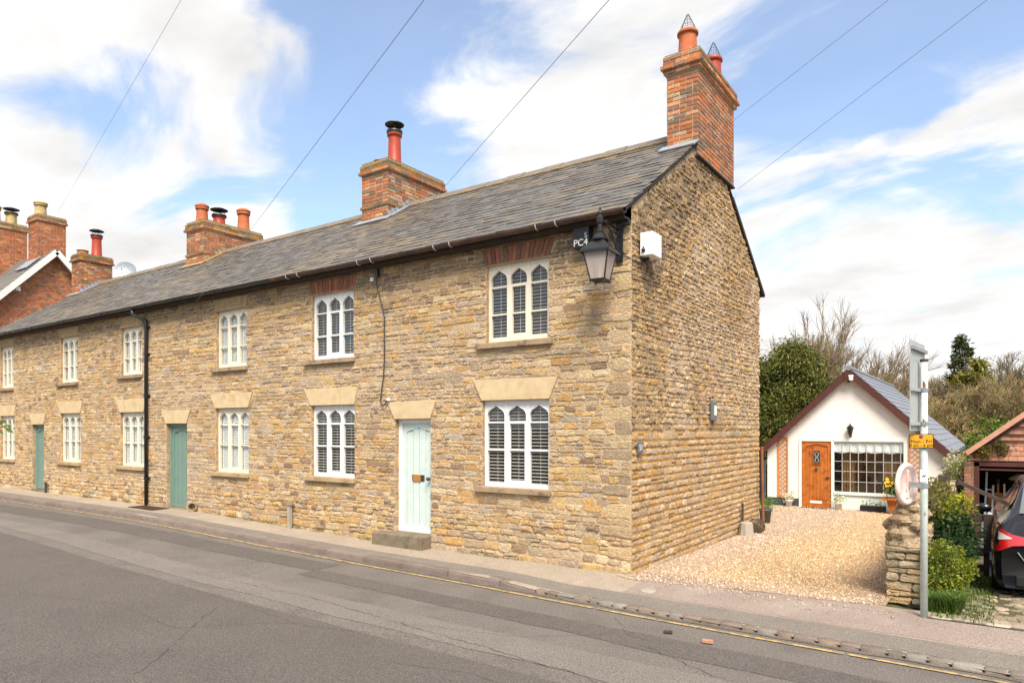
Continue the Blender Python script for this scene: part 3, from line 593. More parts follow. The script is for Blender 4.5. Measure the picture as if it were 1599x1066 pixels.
def cottage(key, label, X0, X1, wins, dr, gable, seedpal):
    h = thing('stone_cottage', label, 'cottage', ((X0 + X1) / 2, 3, gx(X0)), GROUP); houses[key] = h
    obst = []; openings = []; stones = []; bricks = []
    for w in wins: openings.append(w['o'])
    openings.append(dr['o'])
    # wall sheets (mortar) with real openings and reveals
    mb = MB(); wt = EZ - .12; rc = [(X0, X1, -.2, wt)]
    for o in openings: rc = sub(rc, o, .001, .001)
    for a, b, c, d in rc: mb.add([(a, 0, c), (b, 0, c), (b, 0, d), (a, 0, d)], [(0, 1, 2, 3)])
    for a, b, c, d in openings:
        mb.add([(a, 0, c), (a, .2, c), (a, .2, d), (a, 0, d)], [(0, 1, 2, 3)]); mb.add([(b, 0, c), (b, .2, c), (b, .2, d), (b, 0, d)], [(3, 2, 1, 0)])
        mb.add([(a, 0, c), (b, 0, c), (b, .2, c), (a, .2, c)], [(0, 1, 2, 3)]); mb.add([(a, 0, d), (b, 0, d), (b, .2, d), (a, .2, d)], [(3, 2, 1, 0)])
    mb.add([(X0, 6.25, -.5), (X1, 6.25, -.5), (X1, 6.25, 4.95), (X0, 6.25, 4.95)], [(0, 1, 2, 3)])
    mb.add([(X0 + .02, .02, -.5), (X0 + .02, 6.2, -.5), (X0 + .02, 6.2, 4.9), (X0 + .02, APY, APZ - .1), (X0 + .02, .02, 4.9)], [(0, 1, 2, 3, 4)])
    front = mb.build('front_wall', m_mortar, h)
    for w in wins:
        a, b, c, d = w['o']; obst.append((a, b, c, d))
        sx0, sx1, sz = w['sill']; obst.append((sx0, sx1, sz - .085, sz + .005))
        lt = w['lin']
        if lt:
            for i in range(6):
                t0 = i / 6; zt = lt[5] + (lt[2] - lt[5]) * t0; ze = lt[5] + (lt[2] - lt[5]) * (i + 1) / 6; obst.append((lt[3] + (lt[0] - lt[3]) * (i + .5) / 6, lt[4] + (lt[1] - lt[4]) * (i + .5) / 6, zt, ze))
    obst.append(dr['o']); lt = dr['lin']
    for i in range(6): obst.append((lt[3] + (lt[0] - lt[3]) * (i + .5) / 6, lt[4] + (lt[1] - lt[4]) * (i + .5) / 6, lt[5] + (lt[2] - lt[5]) * i / 6, lt[5] + (lt[2] - lt[5]) * (i + 1) / 6))
    rects = [q for q in COURSED if X0 <= (q[0] + q[1]) / 2 < X1]
    if gable:                                   # quoins at the corner
        q = []; z = .0; k = 0
        while z < wt - .05:
            hh = min(R.choice([.09, .12, .15, .19, .11]), wt - z); ww = R.uniform(.26, .48) if k % 2 else R.uniform(.14, .26); q.append((X1 - ww, X1 - .002, z, z + hh)); z += hh; k += 1
        for ob in q: rects = sub(rects, ob)
        rects += q; quoins = set(q)
    else: quoins = set()
    for ob in obst: rects = sub(rects, ob)
    for a, b, c, d in rects:
        zz = (c + d) / 2; n = mnoise.noise(Vector((a * .45, zz * .7, seedpal)))
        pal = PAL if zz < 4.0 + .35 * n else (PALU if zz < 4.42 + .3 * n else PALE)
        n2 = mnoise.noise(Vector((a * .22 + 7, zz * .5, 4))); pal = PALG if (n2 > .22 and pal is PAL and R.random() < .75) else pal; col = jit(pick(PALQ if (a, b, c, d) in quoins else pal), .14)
        g = R.uniform(.003, .012); flat = R.uniform(.003, .02) if zz > .6 else R.uniform(.008, .036)
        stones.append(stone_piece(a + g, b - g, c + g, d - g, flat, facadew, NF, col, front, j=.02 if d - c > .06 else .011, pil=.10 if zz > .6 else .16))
    for a, b, c, d in openings:                 # stone ends on the reveal the camera sees
        z = c
        while z < d - .02:
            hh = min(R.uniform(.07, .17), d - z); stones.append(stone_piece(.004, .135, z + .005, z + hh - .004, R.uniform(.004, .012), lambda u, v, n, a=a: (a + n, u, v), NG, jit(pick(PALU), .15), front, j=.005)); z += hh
    gw = None
    if gable:
        poly = [(0, -.5), (6.25, -.5), (6.25, verge(6.25) - .1), (APY, APZ - .1), (0, verge(0) - .1)]
        for nm, z0, z1, mt in (('gable_wall', 1.96, 9, m_mortar), ('gable_wall', -.6, 1.96, m_ochremortar)):
            ys_ = [i * .25 for i in range(26)] + [APY]; ys_.sort(); mb = MB()
            for y0, y1 in zip(ys_, ys_[1:]):
                if z1 > 5: mb.add([(0, y0, z0), (0, y1, z0), (0, y1, verge(y1) - .07), (0, y0, verge(y0) - .07)], [(0, 1, 2, 3)])
                else: mb.add([(0, y0, z0), (0, y1, z0), (0, y1, z1), (0, y0, z1)], [(0, 1, 2, 3)])
            gw = mb.build(nm, mt, h)
            if z1 > 5:
                top_g = gw; rr = courses(.002, 6.25, 1.97, 7.1, (.045, .10), (.9, 2.1), .2)
                for a, b, c, d in rr:
                    lim = lambda u: verge(u) - .09
                    if c > min(lim(a), lim(b)) - .03: continue
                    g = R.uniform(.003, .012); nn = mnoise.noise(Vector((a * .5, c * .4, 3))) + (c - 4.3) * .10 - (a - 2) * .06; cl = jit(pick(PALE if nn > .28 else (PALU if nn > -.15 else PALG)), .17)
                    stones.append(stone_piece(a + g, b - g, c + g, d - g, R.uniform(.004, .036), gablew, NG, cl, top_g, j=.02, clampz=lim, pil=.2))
            else:
                rr = courses(.002, 6.25, -.16, 1.95, (.085, .125), (1.1, 2.3), .06)
                for a, b, c, d in rr:
                    g = R.uniform(.012, .022); cl = jit(pick(PALG), .12)
                    stones.append(stone_piece(a + g * .7, b - g * .7, c + g, d - g, R.uniform(.008, .03), gablef, NG, cl, gw, j=.014, pil=.24))
    # dressings
    for w in wins:
        window(h, *w['o'], w['up'], w['mat'], w['blind']); s0, s1, sz = w['sill']; sill(h, s0, s1, sz, m_sillstone if (w.get('dk') or w['up']) else m_dull, .085)
        lt = w['lin']
        if lt and not w.get('brick'): MB().prism(lintel_poly(lt), facade, -.1, .026).build('lintel', m_dull if w['up'] else m_dressed, h, bev=.006)
        if w.get('brick'):
            a, b, zt, c, d, zb_ = lt; k = 16
            lm = MB().prism(lintel_poly(lt), facade, -.1, .004).build('lintel', m_bmortar, h)
            for i in range(k):
                p = [(c + (d - c) * (i + .06) / k, zb_ + .004), (c + (d - c) * (i + .94) / k, zb_ + .004), (a + (b - a) * (i + .94) / k, zt), (a + (b - a) * (i + .06) / k, zt)]
                q = MB().prism(p, facade, 0, R.uniform(.014, .024)); bricks.append((np.array(q.v), q.f, jit(pick(PBL), .2), .02, NF, lm))
    door(h, *dr['o'], dr['mat'], dr['fmat'], dr['letter'])
    MB().prism(lintel_poly(dr['lin']), facade, -.1, .028).build('lintel', m_dressed, h, bev=.006)
    a, b, c, d = dr['o']
    if dr['letter']: MB().box(a - .3, b + .03, -.27, .13, -.03, .215).build('doorstep', m_step, h, bev=.02)
    else: MB().box(a - .02, b + .02, -.03, .13, 0, c).build('doorstep', m_step, h, bev=.01)
    # roof: underlay sheet, slates, ridge tiles
    xe = X1 + (.035 if gable else 0); mb = MB()
    for o_ in (.02, .06): mb.add([(X0, EY - .0, EZ - o_), (xe, EY, EZ - o_), (xe, APY, APZ - o_), (X0, APY, APZ - o_)], [(0, 1, 2, 3)]); mb.add([(X0, BY, BZ - o_), (xe, BY, BZ - o_), (xe, APY, APZ - o_ - .001), (X0, APY, APZ - o_ - .001)], [(3, 2, 1, 0)])
    if gable:
        for (ya, za, yb, zb_) in ((EY, EZ, APY, APZ), (BY, BZ, APY, APZ)): mb.add([(xe, ya, za - .045), (xe, yb, zb_ - .045), (xe, yb, zb_ - .012), (xe, ya, za - .012)], [(0, 1, 2, 3)]); mb.add([(0, ya, za - .045), (0, yb, zb_ - .045), (xe, yb, zb_ - .045), (xe, ya, za - .045)], [(0, 1, 2, 3)])
    rf = mb.build('roof', m_wood_dk, h); slates = []
    sl_len = math.hypot(APY - EY, APZ - EZ); dv = Vector((0, APY - EY, APZ - EZ)).normalized(); nv = Vector((0, -dv.z, dv.y)); rows = 21; ex = (sl_len - .05) / rows
    for r in range(rows):
        u = X0 - (.14 if r % 2 else 0)
        while u < xe - .02:
            w = R.uniform(.25, .33); a, b = max(u, X0), min(u + w, xe + R.uniform(-.01, .015)); u += w
            if b - a < .03: continue
            s0 = -.045 + r * ex + R.uniform(-.008, .008); s1 = s0 + ex * 1.5; lift = .016 + R.uniform(-.003, .006); tl = R.uniform(-.004, .004)
            P = lambda x_, s_, n_: Vector((x_, EY, EZ)) + dv * s_ + nv * n_
            t = .006; g = .0025
            vs = [P(a + g, s0, lift + tl), P(b - g, s0 + R.uniform(-.006, .006), lift - tl), P(b - g, s1, .004), P(a + g, s1, .004), P(a + g, s0, lift + tl - t), P(b - g, s0, lift - tl - t), P(b - g, s1, -.005), P(a + g, s1, -.005)]
            n = mnoise.noise(Vector((a * .35, s0 * .8, 5 + seedpal))); k = R.random()
            c = (.102, .093, .084) if k < .5 else ((.122, .115, .108) if k < .72 else ((.118, .098, .074) if k < .93 else (.083, .073, .063)))
            if n > .12 and k > .35: c = (.155, .125, .088)
            slates.append((np.array(vs), [(0, 1, 2, 3), (4, 7, 6, 5), (0, 4, 5, 1), (1, 5, 6, 2), (3, 7, 4, 0)], jit(c, .11), w * ex, np.array(nv), rf))
    emit('slate', 'slating', slates, h, m_slate)
    u = X0
    while u < xe - .05:
        b = min(u + .46, xe); mb = MB(); dz = R.uniform(-.008, .008) - .0
        wv = [Vector((0, -.19, -.105)), Vector((0, -.03, .025)), Vector((0, .03, .025)), Vector((0, .19, -.125))]
        vs = [Vector((x_, APY, APZ + .02 + dz + e)) + q for e in (0, .02) for x_ in (u + .004, b - .004) for q in wv]
        mb.add(vs, [(i, i + 1, i + 5, i + 4) for i in range(3)] + [(8 + i, 12 + i, 13 + i, 9 + i) for i in range(3)] + [(0, 4, 12, 8), (0, 8, 9, 1), (1, 9, 10, 2), (2, 10, 11, 3), (4, 5, 13, 12), (5, 6, 14, 13), (6, 7, 15, 14), (3, 11, 15, 7)]); mb.build('ridge_tile', m_ridge, rf); u = b
    mb = MB(); k = int((xe - X0) / .12)
    for i in range(k):
        a = X0 + (xe - X0) * i / k; s = sl_len - .235 + R.uniform(-.012, .012); mb.obox(Vector((a + .06, EY, EZ)) + dv * s + nv * .02, (.065, 0, 0), dv * R.uniform(.022, .04), nv * .022)
    mb.build('ridge_bedding', m_bed, rf)
    # eaves: fascia, gutter
    mb = MB(); prof = [(math.cos(t), math.sin(t)) for t in [PI + PI * i / 8 for i in range(9)]]; gy, gz, gr = EY - .045, EZ - .035, .062
    mt = m_gut if key == 'A' else m_black
    xa = xe + .0
    vs = [(x_, gy + c * gr * q, gz + s * gr * q) for x_ in (X0, xa) for q in (1, .9) for c, s in prof]
    mb.add(vs, [(i, i + 1, 18 + i + 1, 18 + i) for i in range(8)] + [(9 + i, 27 + i, 27 + i + 1, 9 + i + 1) for i in range(8)] + [(0, 18, 27, 9), (8, 17, 35, 26)] + [(18 + i, 18 + i + 1, 27 + i + 1, 27 + i) for i in range(8)])
    gt = mb.build('gutter', mt, h)
    MB().box(X0, X1 - .01, -.20, -.04, EZ - .13, EZ - .10).build('soffit', m_wood_dk, h); MB().box(X0, X1 - .01, -.225, -.2, EZ - .11, EZ - .03).build('fascia', m_wood_dk, h)
    u = X0 + .5
    while u < X1 - .2:
        for o_ in (0, .33):
            MB().tube([(u + o_, gy + c * gr * 1.1, gz + s * gr * 1.1) for c, s in prof[:6]], .008, 5).build('gutter_clip', m_clip if key == 'A' else m_iron, gt)
        u += R.uniform(1.5, 2.1)
    return h, stones, bricks, rf, front
def W_(x0, x1, z0, z1, up, mat, blind, lin, sl, dk=False, brick=False): return dict(o=(x0, x1, z0, z1), up=up, mat=mat, blind=blind, lin=lin, sill=sl, dk=dk, brick=brick)
hA, stA, brA, rfA, frA = cottage('A', 'honey stone end cottage with pale mint door and tall brick chimney on its gable', -7.52, 0, [
    W_(-2.48, -1.33, 3.335, 4.53, True, m_cream, 'slats', (-2.56, -1.2, 4.79, -2.50, -1.31, 4.54), (-2.64, -1.25, 3.32), True, True),
    W_(-2.56, -1.315, 1.09, 2.425, False, m_white, 'slats', (-2.73, -1.16, 2.755, -2.56, -1.31, 2.43), (-2.66, -1.28, 1.085), True),
    W_(-6.68, -5.51, 3.30, 4.53, True, m_white, 'slats', (-6.78, -5.40, 4.79, -6.70, -5.49, 4.54), (-6.86, -5.46, 3.29), True, True),
    W_(-6.69, -5.48, 1.085, 2.42, False, m_white, 'slats', (-6.90, -5.38, 2.75, -6.69, -5.48, 2.43), (-6.85, -5.44, 1.08), False)],
    dict(o=(-4.46, -3.64, .215, 2.15), lin=(-4.63, -3.505, 2.45, -4.46, -3.64, 2.155), mat=m_mint, fmat=m_white, letter=True), True, 1)
hB, stB, brB, rfB, frB = cottage('B', 'middle stone cottage with dull green door and cream window frames beside the black downpipe', -14.95, -7.52, [
    W_(-9.88, -8.77, 3.31, 4.53, True, m_cream, 'shut', (-9.98, -8.70, 4.79, -9.90, -8.76, 4.54), (-10.0, -8.72, 3.30)),
    W_(-9.90, -8.70, 1.05, 2.42, False, m_cream, 'shut', (-10.08, -8.55, 2.75, -9.90, -8.70, 2.43), (-10.02, -8.66, 1.045)),
    W_(-14.1, -13.05, 3.33, 4.51, True, m_cream, 'shut', (-14.2, -12.95, 4.79, -14.11, -13.04, 4.52), (-14.24, -13.0, 3.32)),
    W_(-14.13, -12.96, 1.05, 2.385, False, m_cream, 'shut', (-14.35, -12.80, 2.72, -14.13, -12.96, 2.395), (-14.3, -12.9, 1.045))],
    dict(o=(-11.93, -11.04, .15, 2.1), lin=(-12.12, -10.88, 2.42, -11.93, -11.04, 2.105), mat=m_sage, fmat=m_sage, letter=False), False, 2)
hC, stC, brC, rfC, frC = cottage('C', 'far left stone cottage with narrow dull green door below the satellite dish', -22.6, -14.95, [
    W_(-17.57, -16.48, 3.27, 4.53, True, m_cream, 'open', (-17.7, -16.38, 4.79, -17.58, -16.47, 4.54), (-17.75, -16.43, 3.26)),
    W_(-17.55, -16.33, 1.06, 2.4, False, m_cream, 'shut', (-17.75, -16.18, 2.74, -17.55, -16.33, 2.41), (-17.7, -16.28, 1.055)),
    W_(-21.88, -20.86, 3.26, 4.55, True, m_cream, 'open', (-22.0, -20.76, 4.79, -21.89, -20.85, 4.56), (-22.05, -20.8, 3.25)),
    W_(-21.86, -20.76, 1.03, 2.37, False, m_cream, 'open', (-22.05, -20.65, 2.7, -21.86, -20.76, 2.38), (-22.0, -20.7, 1.025))],
    dict(o=(-19.47, -18.64, .2, 2.1), lin=(-19.62, -18.5, 2.42, -19.47, -18.64, 2.105), mat=m_sage, fmat=m_sage, letter=False), False, 3)
# chimneys: part of each cottage
cA = chimney(hA, brA, -.49, .058, 2.44, 4.34, 6.52, 8.27, 'gable')
MB().box(-.3, .075, 2.43, 4.36, 6.485, 6.515).build('drip_course', m_wood_dk, cA)
pot(cA, -.25, 2.78, 8.27, .155, .52, m_terra, 'wire'); pot(cA, -.2, 3.95, 8.27, .145, .56, m_redpot, 'wire')
mb = MB(); dvA = Vector((0, APY - EY, APZ - EZ)).normalized(); mb.obox((-.25, 2.33, rz_front(2.33) + .04), (.32, 0, 0), dvA * .13, (0, -.006, .01)); mb.build('lead_apron', m_lead, rfA)
MB().bar((.03, BY, BZ - .04), (.03, 4.37, verge(4.37) - .04), .03, .07).build('verge_capping', m_wood_dk, rfA)
cA2 = chimney(hA, brA, -7.94, -7.09, 2.44, 4.35, 6.2, 8.05, 'mid')
pot(cA2, -7.42, 2.98, 8.08, .15, .82, m_redpot, 'cowl'); pot(cA2, -7.62, 2.72, 8.03, .14, .16, m_terra)
cB = chimney(hB, brB, -15.35, -14.45, 2.44, 4.35, 6.2, 7.95, 'mid')
pot(cB, -15.05, 2.75, 7.98, .16, .5, m_terra, 'cap'); pot(cB, -14.9, 3.2, 7.98, .17, .34, m_redpot, 'cowl'); pot(cB, -14.8, 3.95, 7.98, .17, .62, m_terra, 'cap')
cC = chimney(hC, brC, -22.8, -22.1, 2.44, 3.5, 6.3, 8.1, 'moss')
pot(cC, -22.55, 2.7, 8.12, .17, .2, m_terra); pot(cC, -22.4, 3.1, 8.12, .16, .78, m_redpot, 'cowl')
for X0_, X1_, rf in ((-7.94, -7.09, rfA), (-15.35, -14.45, rfB), (-22.8, -22.1, rfC)):      # stepped lead flashings
    mb = MB(); mb.obox(((X0_ + X1_) / 2, 2.36, rz_front(2.36) + .045), ((X1_ - X0_) / 2 + .12, 0, 0), dvA * .13, (0, -.006, .01))
    for i in range(6):
        y = 2.48 + i * .115; mb.box(X1_ + .012, X1_ + .022, y - .06, y + .07, rz_front(y) - .02, rz_front(y) + .15)
    mb.obox((X1_ + .08, 2.78, rz_front(2.78) + .04), (.08, 0, 0), dvA * .45, (0, -.006, .01)); mb.build('lead_flashing', m_lead if rf != rfB else m_bed, rf)
for h, st, br in ((hA, stA, brA), (hB, stB, brB), (hC, stC, brC)):
    emit('stone', 'stonework', st, h, m_stone); emit('brick', 'brickwork', br, h, m_brick)
# wall-foot fittings of cottage B: downpipe with swan neck
mb = MB(); mb.tube([(-12.95, EY - .045, 4.84), (-12.95, EY - .045, 4.74), (-12.72, -.08, 4.58), (-12.72, -.075, 4.45), (-12.72, -.075, .12)], .042, 10)
dp = mb.build('downpipe', m_black, hB, smooth=True)
for z in (.75, 1.75, 2.75, 3.75, 4.4): MB().lathe((-12.72, -.075, z), [(.042, 0), (.055, .005), (.055, .06), (.042, .065)], 10).box(-12.80, -12.64, -.04, 0, z + .01, z + .05).build('pipe_collar', m_black, dp)

# ------------------------------------------------------------ things on the terrace walls
def wall_lantern():
    cx, cy, zt = -.24, -.46, 4.33       # centre of the lantern head, its roof eave height
    t = thing('wall_lantern', 'large black iron lantern with frosted panes on a scrolled bracket at the cottage corner', 'lantern', (-.12, 0, 4.55))
    r0, r1, h = .172, .098, .37
    rot = lambda r, z, k: (cx + r * math.sqrt(2) * math.cos(PI / 4 + k * PI / 2 + .12), cy + r * math.sqrt(2) * math.sin(PI / 4 + k * PI / 2 + .12), z)
    mb = MB()
    for k in range(4):
        mb.tube([rot(r0, zt, k), rot(r1, zt - h, k)], .011, 6); mb.tube([rot(r1, zt - h, k), rot(r1, zt - h, k + 1)], .014, 6); mb.tube([rot(r0, zt, k), rot(r0, zt, k + 1)], .014, 6)
        mb.tube([rot(r1, zt - h, k), rot(r1, zt - h - .035, k)], .012, 6)
    mb.add([rot(r1, zt - h, k) for k in range(4)] + [rot(.01, zt - h - .03, k) for k in range(4)], [(i, (i + 1) % 4, 4 + (i + 1) % 4, 4 + i) for i in range(4)]); mb.build('frame', m_black, t)
    for k in range(4):
        q = MB(); q.add([rot(r0, zt, k), rot(r0, zt, k + 1), rot(r1, zt - h, k + 1), rot(r1, zt - h, k)], [(0, 1, 2, 3)]); q.build('pane', m_lampglass, t)
    mb = MB(); vs = []
    prof = [(.208, -.02), (.208, .012), (.18, .045), (.10, .13), (.075, .15), (.075, .17)]
    for r, z in prof: vs += [rot(r, zt + z, k) for k in range(4)]
    mb.add(vs, [(i * 4 + k, i * 4 + (k + 1) % 4, i * 4 + 4 + (k + 1) % 4, i * 4 + 4 + k) for i in range(5) for k in range(4)]); mb.lathe((cx, cy, zt + .155), [(.115, 0), (.12, .02), (.07, .08), (.05, .10), (.055, .12), (.03, .15), (.028, .22), (.045, .24), (.05, .30), (.03, .32), (.02, .34), (.028, .37), (.012, .42), (0, .44)], 12); mb.build('roof_cap', m_black, t)
    MB().tube([(cx, cy, zt - h), (cx, cy, zt - .12)], .02, 8).build('lamp_holder', m_shut, t)
    mb = MB(); zc = zt + .42
    mb.tube([(cx, cy, zc), (cx + .03, cy + .15, zc + .03), (-.2, -.12, zc - .02), (-.16, -.02, zc - .03)], .018, 8)
    mb.tube([(cx + .05, cy + .07, zc), (-.2, -.2, zc - .1), (-.18, -.1, zc - .3), (-.17, -.03, zc - .36)], .014, 8)
    c = [(-.205 + .05 * math.cos(a) * (1 - a / 16), -.14 + .06 * math.cos(a) * (1 - a / 16), zc - .12 + .07 * math.sin(a) * (1 - a / 16)) for a in [i * .5 for i in range(22)]]; mb.tube(c, .009, 6)
    mb.box(-.21, -.11, -.05, -.03, zc - .48, zc + .1); mb.tube([(cx, cy, zt + .6), (cx + .02, cy + .05, zc)], .016, 6); mb.build('bracket', m_black, t, smooth=False)
    mb = MB(); mb.box(-.12, .02, -.09, -.04, zc + .0, zc + .07); mb.build('fixing_arm', m_black, t, bev=.01)
wall_lantern()
t = thing('sign_box', 'black box marked with white letters on the wall under the eaves behind the lantern', 'sign', (-.72, 0, 4.7))
MB().box(-.83, -.57, -.16, -.03, 4.53, 4.83).build('case', m_black, t, bev=.01)
text('PC4', 'lettering', .135, (-.70, -.162, 4.595), (rad(90), 0, 0), m_white, t); text('S', 'lettering', .10, (-.62, -.162, 4.69), (rad(90), 0, 0), m_white, t)
t = thing('alarm_box', 'white folded metal alarm box on the gable near the cottage corner', 'alarm box', (.07, .35, 4.5))
MB().box(.035, .22, .2, .52, 4.38, 4.70).build('case', m_plasticw, t, bev=.008); MB().lathe((.09, .19, 4.45), [(0, -.03), (.022, -.02), (.03, 0), (.022, .02), (.01, .028), (.01, .05), (0, .05)], 10).build('key_switch', m_black, t, smooth=True)
MB().tube([(.1, .35, 4.38), (.03, .33, 4.31)], .03, 6).build('mounting_arm', m_black, t)
tag(MB().tube([(-.10, -.04, 4.72), (-.12, -.035, 4.6), (-.13, -.035, 4.45), (-.06, -.035, 4.34), (.05, .05, 4.27), (.06, .3, 4.30)], .008, 6).build('wall_cable', m_cable), 'thin black cable looping round the wall corner from lantern to alarm box', 'cable')
pts = [(-4.86, -.05, 4.74), (-4.87, -.045, 4.5), (-4.76, -.045, 4.2), (-4.68, -.045, 3.95), (-4.68, -.045, 3.2), (-4.70, -.045, 2.9), (-4.76, -.045, 2.6), (-4.77, -.05, 2.46), (-4.70, -.055, 2.38), (-4.62, -.055, 2.45), (-4.60, -.05, 2.49)]
tag(MB().tube(pts, .010, 6).build('wall_cable', m_cable), 'black cable running down the wall to the mint door lintel', 'cable')
tag(MB().box(-5.03, -4.96, -.05, -.02, 4.60, 4.67).build('junction_box', m_plasticw), 'small white junction box high on the wall beside the cable', 'junction box')
t = thing('cable_bracket', 'black iron cable bracket under the eaves above the mint door', 'bracket', (-4.86, 0, 4.72)); MB().box(-4.89, -4.83, -.06, -.02, 4.66, 4.8).tube([(-4.86, -.05, 4.8), (-4.86, -.09, 4.86)], .012, 6).build('hook', m_black, t)
t = thing('door_bell', 'tiny white fitting above the mint door lintel', 'fitting', (-4.59, 0, 2.5)); MB().box(-4.62, -4.55, -.06, -.02, 2.47, 2.52).build('case', m_plasticw, t, bev=.01)
t = thing('meter_box', 'grey meter box with pale front label on the gable wall', 'meter box', (.03, 3.1, 2.3)); MB().box(.03, .085, 3.1, 3.30, 2.13, 2.46).build('case', m_dgrey, t, bev=.01); MB().box(.086, .09, 3.15, 3.28, 2.22, 2.39).build('label_panel', m_palegreen, t)
t = thing('number_plate', 'small dark slate house number plate on the gable beside the corner', 'number plate', (.03, .18, 1.73)); MB().box(.045, .06, .10, .26, 1.655, 1.81).build('plate', m_dgrey, t); text('51', 'numerals', .12, (.0605, .18, 1.73), (rad(90), 0, rad(90)), m_white, t)
t = thing('vent_pipe', 'thin rusty upright pipe at the gable foot beside the stump', 'pipe', (.05, 4.9, 0)); MB().tube([(.07, 4.85, -.1), (.07, 4.85, .55)], .022, 8).build('pipe', m_gut, t)
t = thing('stone_stump', 'short grey stone stump at the foot of the gable', 'stump', (.16, 4.75, -.05)); MB().lathe((.17, 4.75, -.1), [(.16, 0), (.14, .1), (.12, .28), (.1, .30), (0, .31)], 9).build('block', m_concrete, t)
t = thing('dark_stone', 'dark brown boulder leaning at the back corner of the gable', 'boulder', (.15, 5.35, -.05)); q = stone_piece(-.14, .2, 5.2, 5.55, .26, lambda u, v, n: (u + .12, v, n - .1), NG, (.1, .07, .045), None, j=.04, pil=.2); MB().add(q[0], q[1], q[2]).build('block', m_stone, t)
t = thing('rusty_post', 'slim rust brown upright post at the back corner of the gable', 'post', (.16, 5.95, -.08)); MB().tube([(.17, 5.95, -.1), (.14, 5.95, 1.62)], .028, 8).build('shaft', M('rust_brown', (.22, .085, .035), .8, var=.25), t)
t = thing('drain_pipe_end', 'dark open clay pipe end at the wall foot beside the dull green door', 'pipe', (-10.7, -.15, .12)); MB().lathe((0, 0, 0), [(.13, -.1), (.13, .1), (.10, .1), (.09, -.08), (0, -.08)], 14).build('pipe', m_sillstone, t, loc=(0, 0, 0)); bpy.data.objects[t.children[0].name].rotation_euler = (rad(85), 0, rad(38)); t.children[0].location = (0, .10, .11); t.children[0].scale = (.85, .85, .85)
t = thing('marker_post', 'short weathered grey post with dark cap against the wall foot', 'post', (-7.2, -.1, .05)); MB().box(-7.24, -7.17, -.14, -.08, -.02, .5).build('shaft', m_concrete, t); MB().box(-7.26, -7.14, -.16, -.06, .5, .57).build('cap', m_sillstone, t)
t = thing('marker_post', 'thin dark stub post against the wall foot beside the far left door', 'post', (-18.3, -.1, .14)); MB().box(-18.32, -18.26, -.12, -.07, .1, .45).build('shaft', m_iron, t)
tag(MB().box(-6.5, -6.25, -.06, .02, .12, .27).build('air_brick', m_sillstone), 'small brown air brick low in the wall beside the short grey post', 'air brick')
tag(MB().lathe((.51, -.6, surf(.51, -.6) + .004), [(0, .012), (.085, .012), (.1, .004), (.1, -.01)], 16).build('stopcock_cover', m_concrete), 'small round pale stopcock cover set in the pavement', 'cover')
t = thing('gully_cover', 'rusty slotted gully cover in the pavement below the downpipe', 'cover', (-12.1, -.32, .1)); mb = MB()
for i in range(9): mb.box(-12.62 + i * .12, -12.56 + i * .12, -.5, -.15, .08, surf(-12, -.3) + .018)
mb.box(-12.66, -11.55, -.54, -.11, .05, surf(-12, -.3) + .010).build('grate', m_gut, t)
tag(MB().obox((1.75, -2.0, -.085), (.05, .01, 0), (-.01, .03, 0), (0, 0, .012)).build('brick_fragment', M('worn_brick', (.42, .20, .125), .9, var=.3, vs=30)), 'orange brick fragment lying on the road beside the yellow line', 'brick fragment')
tag(MB().obox((1.3, -1.9, -.092), (.04, .015, 0), (-.015, .03, 0), (0, 0, .006)).build('dead_leaf', m_gut), 'flat brown dead leaf on the road left of the brick fragment', 'leaf')
# satellite dish behind the far chimney
t = thing('satellite_dish', 'pale grey satellite dish behind the ridge beside the mossy chimney', 'satellite dish', (-21.5, 3.7, 7.0)); mb = MB(); ax = Vector((.62, -.55, .25)).normalized(); q = ax.orthogonal().normalized(); u = ax.cross(q)
mb.add([Vector((-21.35, 3.6, 7.55)) + (q * math.cos(2 * PI * j / 20) + u * math.sin(2 * PI * j / 20)) * r * .38 + ax * (r * r * .09) for r in (.02, .35, .7, 1) for j in range(20)], [(i * 20 + j, i * 20 + (j + 1) % 20, i * 20 + 20 + (j + 1) % 20, i * 20 + 20 + j) for i in range(3) for j in range(20)]); mb.build('reflector', m_galv, t, smooth=True)
MB().tube([(-21.35, 3.6, 7.5), (-21.7, 3.75, 7.4), (-22.1, 3.4, 7.4)], .025, 6).tube([(-21.35, 3.6, 7.1), Vector((-21.35, 3.6, 7.45)) + ax * .5], .012, 5).build('mast', m_iron, t)

# ------------------------------------------------------------ red brick house at the left
h = thing('brick_house', 'red brick house with white bargeboards beyond the stone terrace', 'house', (-30, 3, 0)); bp = []
GX, RY, RZ_, PT = -26.0, 3.1, 8.9, 1.07
wl = MB(); hw = 3.0; ez = RZ_ - hw * PT
wl.add([(GX, RY - hw, 0), (GX, RY + hw, 0), (GX, RY + hw, ez), (GX, RY, RZ_ - .05), (GX, RY - hw, ez)], [(0, 1, 2, 3, 4)]); wl.add([(-40, RY - hw, 0), (GX, RY - hw, 0), (GX, RY - hw, ez), (-40, RY - hw, ez)], [(0, 1, 2, 3)]); wl.add([(-40, RY + hw, 0), (GX, RY + hw, 0), (GX, RY + hw, ez), (-40, RY + hw, ez)], [(3, 2, 1, 0)])
wall = wl.build('wall', m_bmortar, h)
v = 4.5
while v < RZ_ - .3:
    half = (RZ_ - v - .1) / PT - .05; brick_face(bp, wall, RY - min(half, hw), RY + min(half, hw), v, v + .075, lambda u, vv, n: (GX + n, u, vv), NG, .01, PBD, off=int(v / .075)); v += .075
rb = MB()
